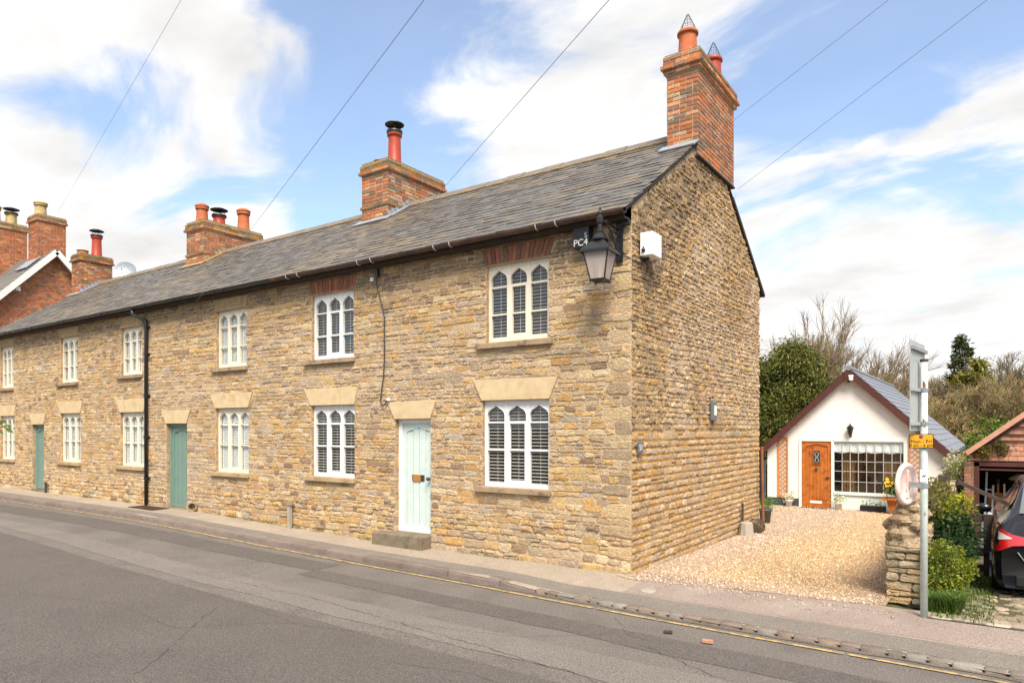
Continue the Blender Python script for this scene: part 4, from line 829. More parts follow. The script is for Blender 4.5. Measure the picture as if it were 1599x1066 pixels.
for s in (-1, 1):
    a = Vector((GX + .35, RY, RZ_)); b = Vector((GX + .35, RY + s * (hw + .3), RZ_ - (hw + .3) * PT)); n = Vector((0, s * PT, 1)).normalized()
    for i in range(22):
        p, q = a + (b - a) * (i / 22), a + (b - a) * ((i + 1) / 22 + .004); rb.add([p + n * .03, q + n * .055, q + n * .055 - Vector((14, 0, 0)), p + n * .03 - Vector((14, 0, 0)), p, q, q - Vector((14, 0, 0)), p - Vector((14, 0, 0))], [(0, 1, 2, 3), (4, 7, 6, 5), (0, 4, 5, 1), (1, 5, 6, 2)], jit((.2, .19, .175), .08))
rb.build('roof', m_slate, h)
for s in (-1, 1):
    MB().bar((GX + .36, RY, RZ_ - .09), (GX + .36, RY + s * (hw + .3), RZ_ - .09 - (hw + .3) * PT), .04, .2).build('bargeboard', m_white, h); MB().bar((GX + .2, RY, RZ_ - .08), (GX + .2, RY + s * (hw + .3), RZ_ - .08 - (hw + .3) * PT), .3, .03).build('soffit', m_white, h)
MB().box(GX - .1, GX + .3, 1.75, 1.9, 7.12, 7.27).build('purlin_end', m_white, h)
c1 = chimney(h, bp, -27.0, -26.15, 2.62, 3.62, 8.0, 10.25, 'deep'); pot(c1, -26.6, 2.9, 10.28, .2, .48, m_buff, 'cap')
MB().tube([(-26.4, 3.4, 10.25), (-26.4, 3.4, 10.5)], .02, 5).tube([(-26.25, 3.4, 10.42), (-26.55, 3.4, 10.46)], .015, 5).build('cable_insulator', m_shut, c1)
c2 = chimney(h, bp, -30.2, -29.3, 2.1, 3.42, 7.5, 10.45, 'deep'); pot(c2, -29.8, 2.42, 10.48, .2, .62, m_buff, 'cap'); pot(c2, -29.7, 2.98, 10.48, .2, .50, m_buff, 'cowl')
mb = MB(); mb.obox((-26.6, 2.45, 8.35), (.55, 0, 0), Vector((0, 1, PT)).normalized() * .35, (0, -.01, .01)); mb.build('lead_flashing', m_lead, h)
emit('brick', 'brickwork', bp, h, m_brick)

# ------------------------------------------------------------ white bungalow at the end of the drive
YB = 12.69
b = thing('white_bungalow', 'white rendered bungalow with orange oak door and oxblood bargeboards at the drive end', 'bungalow', (.75, YB, -.31))
wx0, wx1, apx, apz = -1.5, 3.05, .745, 3.52; sl0 = (apz - 1.38) / (apx - wx0)
bz = lambda x: apz - abs(x - apx) * sl0
mb = MB(); ops = [(-.56, .30, -.4, 1.62), (.30, 2.14, .14, 1.65)]; xs = sorted([wx0, wx1, apx, -.56, .30, 2.14] + [wx0 + i * .4 for i in range(12)])
for a, c in zip(xs, xs[1:]):
    if c - a < .001: continue
    segs = [(-.45, None)]; md = (a + c) / 2
    for o0, o1, z0, z1 in ops:
        if o0 - .001 < md < o1 + .001: segs = ([(-.45, z0)] if z0 > -.3 else []) + [(z1, None)]
    for z0, z1 in segs: mb.add([(a, YB, z0), (c, YB, z0), (c, YB, z1 if z1 else bz(c)), (a, YB, z1 if z1 else bz(a))], [(0, 1, 2, 3)])
mb.add([(wx1, YB, -.6), (wx1, YB + 10, -.6), (wx1, YB + 10, bz(wx1)), (wx1, YB, bz(wx1))], [(0, 1, 2, 3)]); mb.add([(wx0, YB, -.6), (wx0, YB + 10, -.6), (wx0, YB + 10, bz(wx0)), (wx0, YB, bz(wx0))], [(3, 2, 1, 0)])
mb.add([(wx0, YB + 10, -.6), (wx1, YB + 10, -.6), (wx1, YB + 10, bz(wx1)), (apx, YB + 10, apz), (wx0, YB + 10, bz(wx0))], [(0, 1, 2, 3, 4)])
mb.build('wall', m_render, b)
MB().box(-1.52, -.58, YB - .025, YB + .01, -.45, -.06).build('plinth', m_plinth, b); MB().box(.31, 2.14, YB - .01, YB + .05, -.45, .14).build('window_apron', m_palegreen, b)
rf = MB(); pcs = []
for s in (-1, 1):
    x_e = wx1 + .12 if s > 0 else wx0 - .14; a = Vector((apx, YB - .22, apz + .14)); e = Vector((x_e, YB - .22, bz(x_e) + .14)); n = Vector((s * sl0, 0, 1)).normalized()
    rf.add([a, e, e + Vector((0, 10.5, 0)), a + Vector((0, 10.5, 0))], [(0, 1, 2, 3)])
    rf.add([a - n * .05, e - n * .05, e + Vector((0, 10.5, 0)) - n * .05, a + Vector((0, 10.5, 0)) - n * .05], [(3, 2, 1, 0)])
    L_ = (e - a).length; rows = 15
    for r in range(rows):
        p = a + (e - a) * (1 - (r + 1) / rows); q = a + (e - a) * (1 - r / rows + .004); yy_ = -R.uniform(0, .2)
        while yy_ < 10.4:
            w = .3; y0_, y1_ = max(0, yy_), min(10.5, yy_ + w); o = lambda P, y_, k: P + Vector((0, y_, 0)) + n * k
            vs = [o(q, y0_ + .004, .024), o(q, y1_ - .004, .024), o(p, y1_ - .004, .008), o(p, y0_ + .004, .008), o(q, y0_, .004), o(q, y1_, .004)]
            pcs.append((np.array(vs), [(0, 1, 2, 3), (4, 5, 1, 0)], jit((.19, .205, .235), .1, .03), .06, np.array(n), None)); yy_ += w
rfo = rf.build('roof', m_wood_dk, b)
mb = MB()
for p in pcs: mb.add(p[0], p[1], p[2])
mb.build('slating', m_grslate, rfo, kind='stuff'); MB().tube([(apx, YB - .22, apz + .15), (apx, YB + 10.3, apz + .15)], .07, 8).build('ridge_capping', m_grplain, rfo)
for s in (-1, 1):
    x_e = wx1 + .12 if s > 0 else wx0 - .14; MB().bar((apx, YB - .215, apz + .03), (x_e, YB - .215, bz(x_e) + .03), .035, .17).build('bargeboard', m_barge, b); MB().bar((apx, YB - .1, apz + .04), (x_e, YB - .1, bz(x_e) + .04), .22, .03).build('soffit', m_barge, b)
MB().prism([(apx - .1, apz + .06), (apx - .1, apz - .18), (apx, apz - .27), (apx + .1, apz - .18), (apx + .1, apz + .06)], lambda u, v, n: (u, YB - .235 - n, v), 0, .02).build('bargeboard_finial', m_barge, b)
MB().tube([(wx1 + .17, YB - .2, bz(wx1) - .02), (wx1 + .17, YB + 10, bz(wx1) - .04)], .06, 8).build('gutter', m_black, b); MB().tube([(wx0 - .16, YB - .1, 1.22), (wx0 - .16, YB - .1, -.4)], .05, 8).tube([(wx0 - .19, YB - .2, 1.27), (wx0 - .19, YB + 10, 1.25)], .06, 8).build('drainpipe', m_black, b)
MB().box(-.58, .32, YB - .03, YB + .03, 1.62, 1.70).box(-.60, -.53, YB - .03, YB + .05, -.34, 1.62).box(.27, .34, YB - .035, YB + .05, -.34, 1.62).box(.34, 2.16, YB - .03, YB + .05, 1.62, 1.705).box(2.07, 2.15, YB - .032, YB + .05, .13, 1.62).box(.34, 2.2, YB - .06, YB + .05, .12, .20).build('frame', m_palegreen, b)
mb = MB(); mb.box(-.53, .27, YB + .03, YB + .06, -.31, 1.62); mb.box(-.52, -.42, YB, YB + .03, -.30, 1.62); mb.box(.17, .265, YB, YB + .03, -.30, 1.62); mb.box(-.42, .17, YB + .001, YB + .03, -.30, -.06); header(mb, light_arch(-.42, .17, 1.45, 1.54), 1.62, lambda u, v, n: (u, YB + .03 - n, v), 0, .03)
d = mb.build('door', m_oak, b)
for i in range(6): MB().box(-.42 + i * .0983 + .003, -.42 + (i + 1) * .0983 - .003, YB + .014, YB + .03, -.055, 1.44).build('plank', m_oak, d)
MB().box(-.22, -.02, YB - .012, YB + .012, .97, 1.35).build('door_light', m_dark, d); MB().box(-.23, -.21, YB - .02, YB + .01, .96, 1.36).box(-.03, -.01, YB - .02, YB + .01, .96, 1.36).box(-.21, -.03, YB - .02, YB + .01, 1.34, 1.36).box(-.21, -.03, YB - .02, YB + .01, .96, .98).build('door_light_frame', m_oak, d)
mb = MB()
for i in range(2): zc = 1.08 + i * .15; mb.tube([(-.12 + .05 * math.sin(k * PI / 4), YB - .018, zc + .075 * math.cos(k * PI / 4)) for k in range(9)], .005, 4)
mb.tube([(-.2, YB - .018, 1.02), (-.04, YB - .018, 1.3)], .004, 4); mb.tube([(-.04, YB - .018, 1.02), (-.2, YB - .018, 1.3)], .004, 4); mb.build('leading', m_leadcame, d)
MB().box(-.3, .02, YB - .012, YB + .002, -.17, -.10).build('letter_plate', m_white, d); MB().lathe((-.13, YB - .01, .82), [(0, -.04), (.03, -.03), (.035, .02), (.02, .04), (0, .04)], 8).build('knocker', m_iron, d); MB().box(.12, .22, YB - .03, YB, .56, .60).build('door_handle', m_iron, d)
wn = MB()
for i in range(1, 9): u = .34 + (2.07 - .34) * i / 8.35; wn.box(u - .007, u + .007, YB + .012, YB + .02, .2, 1.62)
for z in (.49, .78, 1.06, 1.345): wn.box(.34, 2.07, YB + .012, YB + .021, z - .007, z + .007)
wnd = wn.build('window_lattice', m_leadcame, b); MB().box(.34, 2.07, YB + .024, YB + .028, .2, 1.62).build('pane', m_glass, wnd)
mb = MB(); k = 60; vs = []
for i in range(k + 1):
    u = .34 + 1.73 * i / k; yy_ = YB + .045 + .008 * math.sin(i * .8); zb_ = 1.34 - .035 * abs(math.sin(PI * i / k * 4.3)) - .015; vs += [(u, yy_, 1.62), (u, yy_, zb_), (u, yy_ + .006, zb_), (u, yy_ + .006, 1.62)]
mb.add(vs, [(4 * i + a, 4 * i + 4 + a, 4 * i + 4 + (a + 1) % 4, 4 * i + (a + 1) % 4) for i in range(k) for a in range(4)]); mb.build('valance', m_lacew, wnd)
MB().box(.36, 2.1, YB + 1.6, YB + 1.62, -.3, 2.0).build('inner_wall', m_curtain, b)
for u0, u1 in ((.52, .86), (1.55, 1.95)):
    mb = MB(); k = 16; vs = []
    for i in range(k + 1): u = u0 + (u1 - u0) * i / k; yy_ = YB + .25 + .03 * math.sin(i * 1.9); vs += [(u, yy_, 1.6), (u, yy_, .2)]
    mb.add(vs, [(2 * i, 2 * i + 1, 2 * i + 3, 2 * i + 2) for i in range(k)]); mb.build('curtain', m_curtain, wnd, smooth=True)
def trellis(x0, x1, z0, z1, lab):
    t = thing('trellis', lab, 'trellis', ((x0 + x1) / 2, YB - .04, z0), 'wooden trellis panels on the bungalow wall'); y0_, y1_ = YB - .05, YB - .025
    MB().box(x0, x0 + .03, y0_, y1_, z0, z1).box(x1 - .03, x1, y0_, y1_, z0, z1).box(x0 + .03, x1 - .03, y0_, y1_, z0, z0 + .03).box(x0 + .03, x1 - .03, y0_, y1_, z1 - .03, z1).build('frame', m_trel, t)
    mb = MB(); w = x1 - x0 - .04; st = .135
    for s in (1, -1):
        v = z0 - w
        while v < z1:
            pa, pb = (x0 + .02, v), (x0 + .02 + w, v + w)
            t0 = max(0, (z0 + .02 - v) / w); t1 = min(1, (z1 - .02 - v) / w)
            if t1 > t0 + .05:
                q0 = (x0 + .02 + w * t0, v + w * t0); q1 = (x0 + .02 + w * t1, v + w * t1)
                if s < 0: q0 = (x0 + x1 - q0[0], q0[1]); q1 = (x0 + x1 - q1[0], q1[1])
                mb.bar((q0[0], YB - .032 - .008 * s, q0[1]), (q1[0], YB - .032 - .008 * s, q1[1]), .007, .024, up=(1, 0, 1) if False else (0, 1, 0.001)) if False else mb.obox(((q0[0] + q1[0]) / 2, YB - .036 - .006 * s, (q0[1] + q1[1]) / 2), ((q1[0] - q0[0]) / 2, 0, (q1[1] - q0[1]) / 2), (0, .005, 0), Vector((-(q1[1] - q0[1]), 0, q1[0] - q0[0])).normalized() * .0095)
            v += st
    mb.build('lattice', m_trel, t, kind='stuff')
trellis(-1.19, -.90, -.04, 1.73, 'tall orange trellis panel left of the oak door'); trellis(2.19, 2.5, -.04, 1.73, 'tall orange trellis panel right of the leaded window')
t = thing('coach_lamp', 'small black coach lamp on the white gable above the leaded window', 'lamp', (.77, YB, 1.95)); MB().box(.74, .80, YB - .03, YB, 1.75, 1.95).tube([(.77, YB - .02, 1.8), (.77, YB - .12, 1.76), (.77, YB - .12, 1.82)], .012, 6).lathe((.77, YB - .12, 1.82), [(0, -.04), (.04, 0), (.05, .02)], 6).lathe((.77, YB - .12, 1.84), [(.05, .0), (.055, 0), (.09, .16), (.095, .18), (.05, .22), (.02, .25), (.01, .29), (0, .3)], 6).build('lamp_body', m_black, t)
t = thing('security_light', 'small white security light under the bungalow gable apex', 'light', (.8, YB - .26, 3.4)); MB().lathe((.82, YB - .3, 3.36), [(0, -.05), (.05, -.04), (.06, 0), (.04, .05), (0, .06)], 10).box(.76, .88, YB - .30, YB - .256, 3.42, 3.47).build('lamp_body', m_plasticw, t)
t = thing('boot_scraper', 'low dark boot scraper mat on the gravel before the oak door', 'doormat', (-.1, YB - .4, -.3)); MB().box(-.5, .22, YB - .5, YB - .18, -.31, -.27).build('mat', m_iron, t, bev=.01)
def flowerpot(x, y, z, lab, pm, cols, hgt=.22, r=.1, n=220, sp=.16, nm='flower_pot', ls=.06, grp=None):
    t = thing(nm, lab, 'plant pot', (x, y, z), grp); MB().lathe((x, y, z), [(0, 0), (r * .72, 0), (r, hgt), (r * 1.1, hgt), (r * 1.1, hgt - .03), (r * .9, hgt - .03), (0, hgt - .04)], 14).build('pot', pm, t, smooth=True)
    P = np.array((x, y, z + hgt + sp * .5)) + NR.normal(0, 1, (n, 3)) * np.array((sp * .55, sp * .55, sp * .4)); P[:, 2] = np.maximum(P[:, 2], z + hgt - .05); V, F, c = leaves(P, ls, cols); npmesh('foliage', V, F, c, m_leaf, t, (x, y, z + hgt)); return t
G_ = [(.10, .17, .03), (.16, .22, .05)]; Wf = [(.75, .72, .55), (.78, .75, .68), (.70, .65, .2)]
flowerpot(-.82, YB - .28, -.31, 'white pot of cream primroses left of the oak door', m_plasticw, G_ + Wf * 2, grp='white primrose pots'); flowerpot(.5, YB - .28, -.31, 'white pot of cream primroses under the leaded window right of the door', m_plasticw, G_ + Wf * 2, grp='white primrose pots')
t = thing('trough_planter', 'long black trough planter with seedlings under the leaded window', 'planter', (1.36, YB - .25, -.31)); MB().box(1.05, 1.68, YB - .36, YB - .16, -.31, -.12).build('trough', m_black, t, bev=.015); P = np.c_[NR.uniform(1.08, 1.66, 60), NR.uniform(YB - .33, YB - .19, 60), NR.uniform(-.13, .02, 60)]; V, F, c = leaves(P, .06, G_); npmesh('foliage', V, F, c, m_leaf, t, (1.36, YB - .25, -.1))
t = thing('plant_stand', 'tapering orange timber plant stand at the drive end by the stone wall', 'plant stand', (1.98, YB - .6, -.3)); MB().box(1.64, 2.2, YB - .85, YB - .4, .10, .16).build('top', m_oak, t); MB().prism([(1.82, -.31), (2.12, -.31), (2.02, .10), (1.74, .10)], lambda u, v, n: (u, YB - .6 + n, v), -.12, .12).build('pedestal', m_oak, t)
t = flowerpot(2.02, YB - .62, .16, 'pot of orange daisies on the timber plant stand', m_terra, [(.05, .11, .02), (.08, .15, .03)], .12, .1, 420, .3, ls=.11)
mb = MB()
for i in range(26):
    c = Vector((2.02 + R.gauss(0, .17), YB - .72 + R.gauss(0, .08), .52 + R.uniform(-.06, .17))); n = Vector((R.gauss(0, .4), -1, R.gauss(.5, .3))).normalized(); q = n.orthogonal().normalized(); u = n.cross(q); rr = .05
    mb.add([c] + [c + (q * math.cos(k * PI / 4) + u * math.sin(k * PI / 4)) * rr * (1 if k % 2 else .75) + n * .012 for k in range(8)], [(0, k + 1, (k + 1) % 8 + 1) for k in range(8)], jit((.75, .36, .01), .12))
mb.build('blooms', m_petal, t)
flowerpot(-.12, 7.2, -.12, 'dark pot with clipped green ball behind the gable corner', m_dgrey, [(.10, .2, .02), (.14, .25, .03)], .32, .14, 700, .2, ls=.04)
t = thing('fence_panel', 'dark timber fence boards between the gable and the bungalow', 'fence', (-2.0, 13, -.3))
for i in range(6): MB().box(-2.6 + i * .16, -2.45 + i * .16, 13.1, 13.13, -.4, 1.1).build('board', m_wood_dk, t)
MB().box(-2.7, -1.62, 13.13, 13.17, .8, .9).build('rail', m_wood_dk, t)
t = thing('black_board', 'narrow black upright board beside the bungalow wall', 'board', (-1.56, YB - .1, -.3)); MB().box(-1.62, -1.53, YB - .1, YB - .04, -.4, 1.05).build('panel', m_plinth, t)

# ------------------------------------------------------------ dry stone wall end, sign pole
t = thing('stone_wall', 'dry stone garden wall with rubble top beside the sign pole', 'wall', (3.2, .66, 0))
mb = MB(); mb.add([(3.02, .68, -.1), (3.39, .68, -.1), (3.36, .70, .9), (3.06, .70, .9), (3.05, 12, -.4), (3.37, 12, -.4), (3.35, 12, .75), (3.07, 12, .75)], [(0, 1, 2, 3), (1, 5, 6, 2), (0, 3, 7, 4), (3, 2, 6, 7)]); core = mb.build('core', m_mortar, t); pcs = []
PW = [((.50, .39, .24), 4), ((.43, .33, .21), 3), ((.55, .45, .31), 3), ((.33, .26, .17), 2), ((.50, .34, .17), 1)]
z = -.06
while z < .58:
    hh = R.uniform(.05, .12); u = 3.0; parts = R.choice([1, 2, 2]) 
    cuts = [3.0] + sorted(R.uniform(3.12, 3.3) for _ in range(parts - 1)) + [3.41]
    for a, c in zip(cuts, cuts[1:]): pcs.append(stone_piece(a + R.uniform(-.02, .012), c - .006 + R.uniform(-.01, .015), z + .004, z + hh - .006, R.uniform(.05, .1), lambda u, v, n: (u, .69 - n, v), NF, jit(pick(PW), .15), core, j=.012, pil=.08))
    z += hh
for side in (1, -1):
    fnw = (lambda u, v, n: (3.38 + n, u, v)) if side > 0 else (lambda u, v, n: (3.03 - n, u, v))
    for a, c, d, e in courses(.7, 8, -.3, .8, (.06, .13), (1.6, 4), .1): pcs.append(stone_piece(a, c - .01, d, e - .008, R.uniform(.02, .06), fnw, NG * side, jit(pick(PW), .15), core, j=.01))
for k in range(220):                             # heaped rubble capping
    y = .70 + (abs(R.gauss(0, .22)) if k < 90 else abs(R.gauss(0, 1.6))); x = 3.2 + max(-.15, min(.15, R.gauss(0, .085))); hgt = .60 * math.exp(-((x - 3.21) / .19) ** 2) * (1 if y < 1.6 else .7); s = R.uniform(.05, .12); zc = .60 + R.uniform(0, max(.08, hgt - .05))
    q = MB().lathe((0, 0, 0), [(.0, -.8), (.75, -.5), (1, 0), (.7, .55), (0, .75)], 7); ry = R.uniform(0, PI); cr, sr = math.cos(ry), math.sin(ry); a_, b_ = R.uniform(.7, 1.4), R.uniform(.7, 1.3)
    vs = np.array([(x + s * (a_ * p[0] * cr - b_ * p[1] * sr) * R.uniform(.85, 1.2), y + s * (a_ * p[0] * sr + b_ * p[1] * cr) * R.uniform(.85, 1.2), zc + s * p[2] * R.uniform(.6, 1.1)) for p in q.v]); pcs.append((vs, q.f, jit(R.choice([(.45, .33, .20), (.38, .28, .18), (.50, .38, .24), (.32, .24, .15)]), .15), s * s * 3, np.array((0, -.7, .7)), core))
emit('stone', 'stonework', pcs, t, m_stone)
PX, PY = 3.44, -.13
t = thing('sign_pole', 'pale green steel sign pole with rust spots carrying three signs by the kerb', 'pole', (PX, PY, 0)); MB().tube([(PX, PY, -.1), (PX, PY, 2.72)], .036, 14).build('shaft', m_polepaint, t, smooth=True); MB().lathe((PX, PY, 2.70), [(.038, 0), (.039, .03), (0, .035)], 14).build('cap', m_gut, t)
for z, hh in ((2.05, .07), (2.45, .05), (1.1, .04)):
    mb = MB()
    for k in range(3): mb.box(PX + .009 * k - .008, PX + .009 * k + R.uniform(-.006, .002), PY - .0375, PY - .034, z - R.uniform(0, hh), z + R.uniform(0, hh))
    mb.build('rust_patch', m_rust, t)
t = thing('traffic_sign', 'tall grey metal sign plate seen from its back at the pole top', 'sign', (PX - .05, PY, 2.4))
dr = Vector((math.sin(rad(6)) * 1, math.cos(rad(6)), 0)); dr = Vector((.105, .994, 0)); nn = Vector((-dr.y, dr.x, 0)); c0 = Vector((PX - .06, PY + .0, 2.44))
MB().obox(c0, dr * .36, nn * .004, (0, 0, .47)).build('plate', m_signgrey, t)
for z in (2.83, 2.40, 2.045): MB().obox(c0 + Vector((0, 0, z - 2.44)) - nn * .02, dr * .36, nn * .014, (0, 0, .017)).build('rail', m_galv if z > 2.8 else m_signgrey, t)
for z in (2.40, 2.045): MB().lathe((PX, PY, z - .02), [(.04, 0), (.041, .04), (.036, .04)], 12).build('clamp', m_galv, t)
t = thing('parking_sign', 'small yellow parking restriction sign on the pole with black lettering', 'sign', (PX - .02, PY - .05, 1.86)); rl = rad(1.6)
hx = Vector((math.cos(rl), 0, math.sin(rl))); hv = Vector((-math.sin(rl), 0, math.cos(rl))); c0 = Vector((PX - .022, PY - .05, 1.862)); fw = Vector((0, -1, 0))
MB().obox(c0, hx * .112, fw * .004, hv * .074).build('plate_border', m_ink, t); MB().obox(c0 + fw * .004, hx * .105, fw * .003, hv * .067).build('plate', m_signyel, t)
for s, sz, v in (('Mon - Fri', .052, -.005), ('8 am - 6 pm', .044, -.045)): text(s, 'lettering', sz, c0 + fw * .0085 + hv * v, (rad(90), -rl, 0), m_ink, t, depth=.001)
c1_ = c0 + fw * .008 + hv * .045; rdisc = lambda r0, r1, mt, n, k: MB().prism([(r1 * math.cos(2 * PI * i / 20), r1 * math.sin(2 * PI * i / 20)) for i in range(20)], lambda u, v, q: c1_ + hx * u + hv * v + fw * (q), 0, k).build(n, mt, t)
rdisc(0, .019, m_redink, 'symbol_ring', .001); rdisc(0, .014, m_blue, 'symbol', .002); q = MB(); q.obox(c1_ + fw * .003, (hx + -hv) * .011, fw * .0006, (hx + hv) * .0025); q.build('symbol_bar', m_redink, t)
t = thing('round_sign', 'faded pink round sign seen from behind on a galvanised bracket', 'sign', (PX - .13, PY, 1.4)); ax = Vector((.94, -.34, 0)).normalized(); e1 = Vector((ax.y, -ax.x, 0)); c0 = Vector((PX - .17, PY - .0, 1.40)); mb = MB(); prof = [(0, .012), (.17, .012), (.185, .03), (.21, .034), (.226, .022), (.23, -.004), (.2, -.016), (0, -.016)]
mb.add([c0 + (e1 * math.cos(2 * PI * j / 28) + Vector((0, 0, 1)) * math.sin(2 * PI * j / 28)) * r + ax * z for r, z in prof for j in range(28)], [(i * 28 + j, i * 28 + (j + 1) % 28, i * 28 + 28 + (j + 1) % 28, i * 28 + 28 + j) for i in range(7) for j in range(28)]); mb.build('disc', m_pinkplastic, t, smooth=True)
MB().obox(c0 + ax * .02 + e1 * .0, e1 * .016, ax * .012, (0, 0, .15)).obox(c0 + ax * .02 + Vector((0, 0, -.05)), e1 * .03, ax * .012, (0, 0, .02)).build('rib', m_pinkplastic, t, bev=.006)
MB().bar(c0 + ax * .03, (PX, PY - .042, 1.39), .012, .055).build('bracket', m_galv, t); MB().lathe((PX, PY, 1.365), [(.037, 0), (.042, .0), (.042, .05), (.037, .05)], 14).build('clamp', m_galv, t)
t = thing('dog_sticker', 'small white sticker with a dog symbol on the pole', 'sticker', (PX, PY - .037, 1.49)); MB().box(PX - .034, PX + .034, PY - .042, PY - .039, 1.43, 1.56).build('sticker', m_plasticw, t)
MB().box(PX - .014, PX + .012, PY - .0435, PY - .042, 1.488, 1.500).box(PX - .014, PX - .010, PY - .0435, PY - .042, 1.474, 1.488).box(PX + .007, PX + .011, PY - .0435, PY - .042, 1.474, 1.488).box(PX + .010, PX + .02, PY - .0435, PY - .042, 1.497, 1.508).build('dog_symbol', m_ink, t)

# ------------------------------------------------------------ planting on the right
def bush(name, lab, cat, c, r, n, ls, cols, mat=m_leaf, lumps=40, asp=.55, seed=0, stems=True, tipcols=None, shell=.7):
    t = thing(name, lab, cat, (c[0], c[1], surf(c[0], c[1]))); c = np.array(c); r = np.array(r); P = []; k = n // lumps
    d = NR.normal(size=(lumps, 3)); d /= np.linalg.norm(d, axis=1)[:, None]; lc = c + d * r * NR.uniform(.35, .85, (lumps, 1)); lr = r.mean() * NR.uniform(.22, .42, lumps)
    for i in range(lumps):
        e = NR.normal(size=(k, 3)); e /= np.linalg.norm(e, axis=1)[:, None]; P.append(lc[i] + e * lr[i] * NR.uniform(shell, 1, (k, 1)))
    P = np.concatenate(P); g = surf(c[0], c[1]); P = P[P[:, 2] > g + .02]
    nr = (P - c) / r; V, F, cc = leaves(P, np.full(len(P), ls), cols, asp, nrm=nr * .6)
    if tipcols is not None:
        w = np.repeat(np.clip((P[:, 2] - (c[2] + r[2] * .55)) / (r[2] * .35) + NR.normal(0, .25, len(P)), 0, 1), 4)[:, None]; tc_ = np.repeat(np.array(tipcols)[NR.integers(0, len(tipcols), len(P))] * NR.uniform(.75, 1.2, (len(P), 1)), 4, 0); cc = cc * (1 - w) + tc_ * w
    npmesh('foliage', V, F, cc, mat, t, tuple(c))
    if not stems: return t
    mb = MB()
    for i in range(7): a = R.uniform(0, 6.28); mb.tube([(c[0] + .05 * math.cos(a), c[1] + .05 * math.sin(a), g - .05), (c[0] + r[0] * .3 * math.cos(a), c[1] + r[1] * .3 * math.sin(a), (g + c[2]) / 2), (c[0] + r[0] * .6 * math.cos(a), c[1] + r[1] * .6 * math.sin(a), c[2] + r[2] * .4)], [.018, .012, .005], 5)
    mb.build('stems', m_bark, t); return t
GD = [(.022, .055, .016), (.03, .07, .02), (.045, .09, .025), (.018, .042, .014)]; GY = [(.30, .30, .02), (.22, .26, .025), (.14, .20, .02), (.38, .36, .04)]
bush('laurel_hedge', 'dark green laurel hedge with yellow tips behind the golden shrub', 'hedge', (3.60, 2.05, .52), (.25, .8, .60), 16000, .046, GD, lumps=70, tipcols=[(.4, .38, .02), (.30, .32, .03)])
bush('golden_shrub', 'yellow-green variegated shrub growing against the sign pole and stone wall', 'shrub', (3.55, .72, .36), (.19, .32, .47), 8500, .032, GY + [(.07, .12, .02), (.09, .13, .02), (.06, .10, .02)], lumps=50)
bush('golden_shrub', 'small loose yellow-green shrub sprouting in front of the dark hedge', 'shrub', (3.72, 1.15, .3), (.14, .2, .3), 2200, .034, GY + [(.09, .14, .02)], lumps=24)
bush('wall_creeper', 'brown straggling creeper on the stone wall top behind the pole', 'creeper', (3.38, 2.6, 1.0), (.18, 1.3, .20), 4200, .045, [(.20, .15, .07), (.18, .14, .05), (.12, .13, .03), (.2, .2, .04)], lumps=40)
bush('climber', 'white and lime climbing plant on the right end of the bungalow', 'climber', (3.35, 11.3, .6), (.30, .8, .95), 8000, .06, [(.40, .46, .05), (.28, .36, .05), (.62, .54, .46), (.68, .62, .54), (.18, .21, .06)], lumps=50)
bush('climber', 'mixed green and rust creeper trailing over the garage gable', 'climber', (4.05, 9.6, 1.52), (.55, .2, .16), 2600, .055, [(.17, .17, .04), (.2, .13, .03), (.10, .12, .02)], lumps=26, stems=False)
def blades(name, lab, x0, x1, y0, y1, n, hgt, cols, spread=.4, zf=None):
    P = np.c_[NR.uniform(x0, x1, n), NR.uniform(y0, y1, n)]; Z = np.array([surf(a, max(b_, .0)) for a, b_ in P]) + .01; h_ = hgt * NR.uniform(.4, 1.1, n); a = NR.uniform(0, 2 * PI, n); sp_ = spread * h_ * NR.uniform(.3, 1.2, n); w = .005
    bx = np.c_[P, Z]; dx = np.c_[np.cos(a), np.sin(a), np.zeros(n)]; px = np.c_[-np.sin(a), np.cos(a), np.zeros(n)]
    k_ = lambda f, z_: bx + dx * (sp_ * f)[:, None] + np.c_[np.zeros((n, 2)), h_ * z_]
    V = np.stack([k_(0, 0) - px * w, k_(0, 0) + px * w, k_(.35, .65) + px * w * .9, k_(.35, .65) - px * w * .9, k_(1, .9) + px * w * .2, k_(1, .9) - px * w * .2], 1).reshape(-1, 3); cols = np.array(cols); c = np.repeat(cols[NR.integers(0, len(cols), n)] * NR.uniform(.7, 1.3, (n, 1)), 6, 0)
    FF = (np.array([(0, 1, 2, 3), (3, 2, 4, 5)])[None] + 6 * np.arange(n)[:, None, None]).reshape(-1, 4)
    o = npmesh(name, V, FF, c, m_grass, None, kind='stuff'); o['label'] = lab; return o
GR = [(.09, .18, .03), (.12, .21, .035), (.07, .14, .03), (.19, .21, .05)]
blades('grass', 'long green grass tuft at the shrub foot beside the pole', 3.44, 3.75, .15, .6, 2600, .24, GR, .7)
blades('grass', 'short grass and moss growing between the cobbles', 3.5, 4.05, -.1, 2.8, 1500, .06, GR, .8)
blades('grass', 'mossy grass along the gate and under the hedge', 3.6, 4.4, 2.3, 3.8, 1200, .08, GR, .8)

# weeds at the wall foot and fallen leaves
n = 700; xw = NR.uniform(-21, -.3, 46); P = np.concatenate([np.c_[a + NR.normal(0, .09, 22), -.03 - np.abs(NR.normal(0, .03, 22)), np.full(22, gx(a) + .01) + np.abs(NR.normal(0, .025, 22))] for a in xw])
V, F, c = leaves(P, np.full(len(P), .035), [(.20, .22, .05), (.26, .24, .07), (.14, .17, .04), (.30, .24, .09)]); o = npmesh('weeds', V, F, c, m_leaf, None, kind='stuff'); o['label'] = 'moss and small weeds along the foot of the cottage walls'
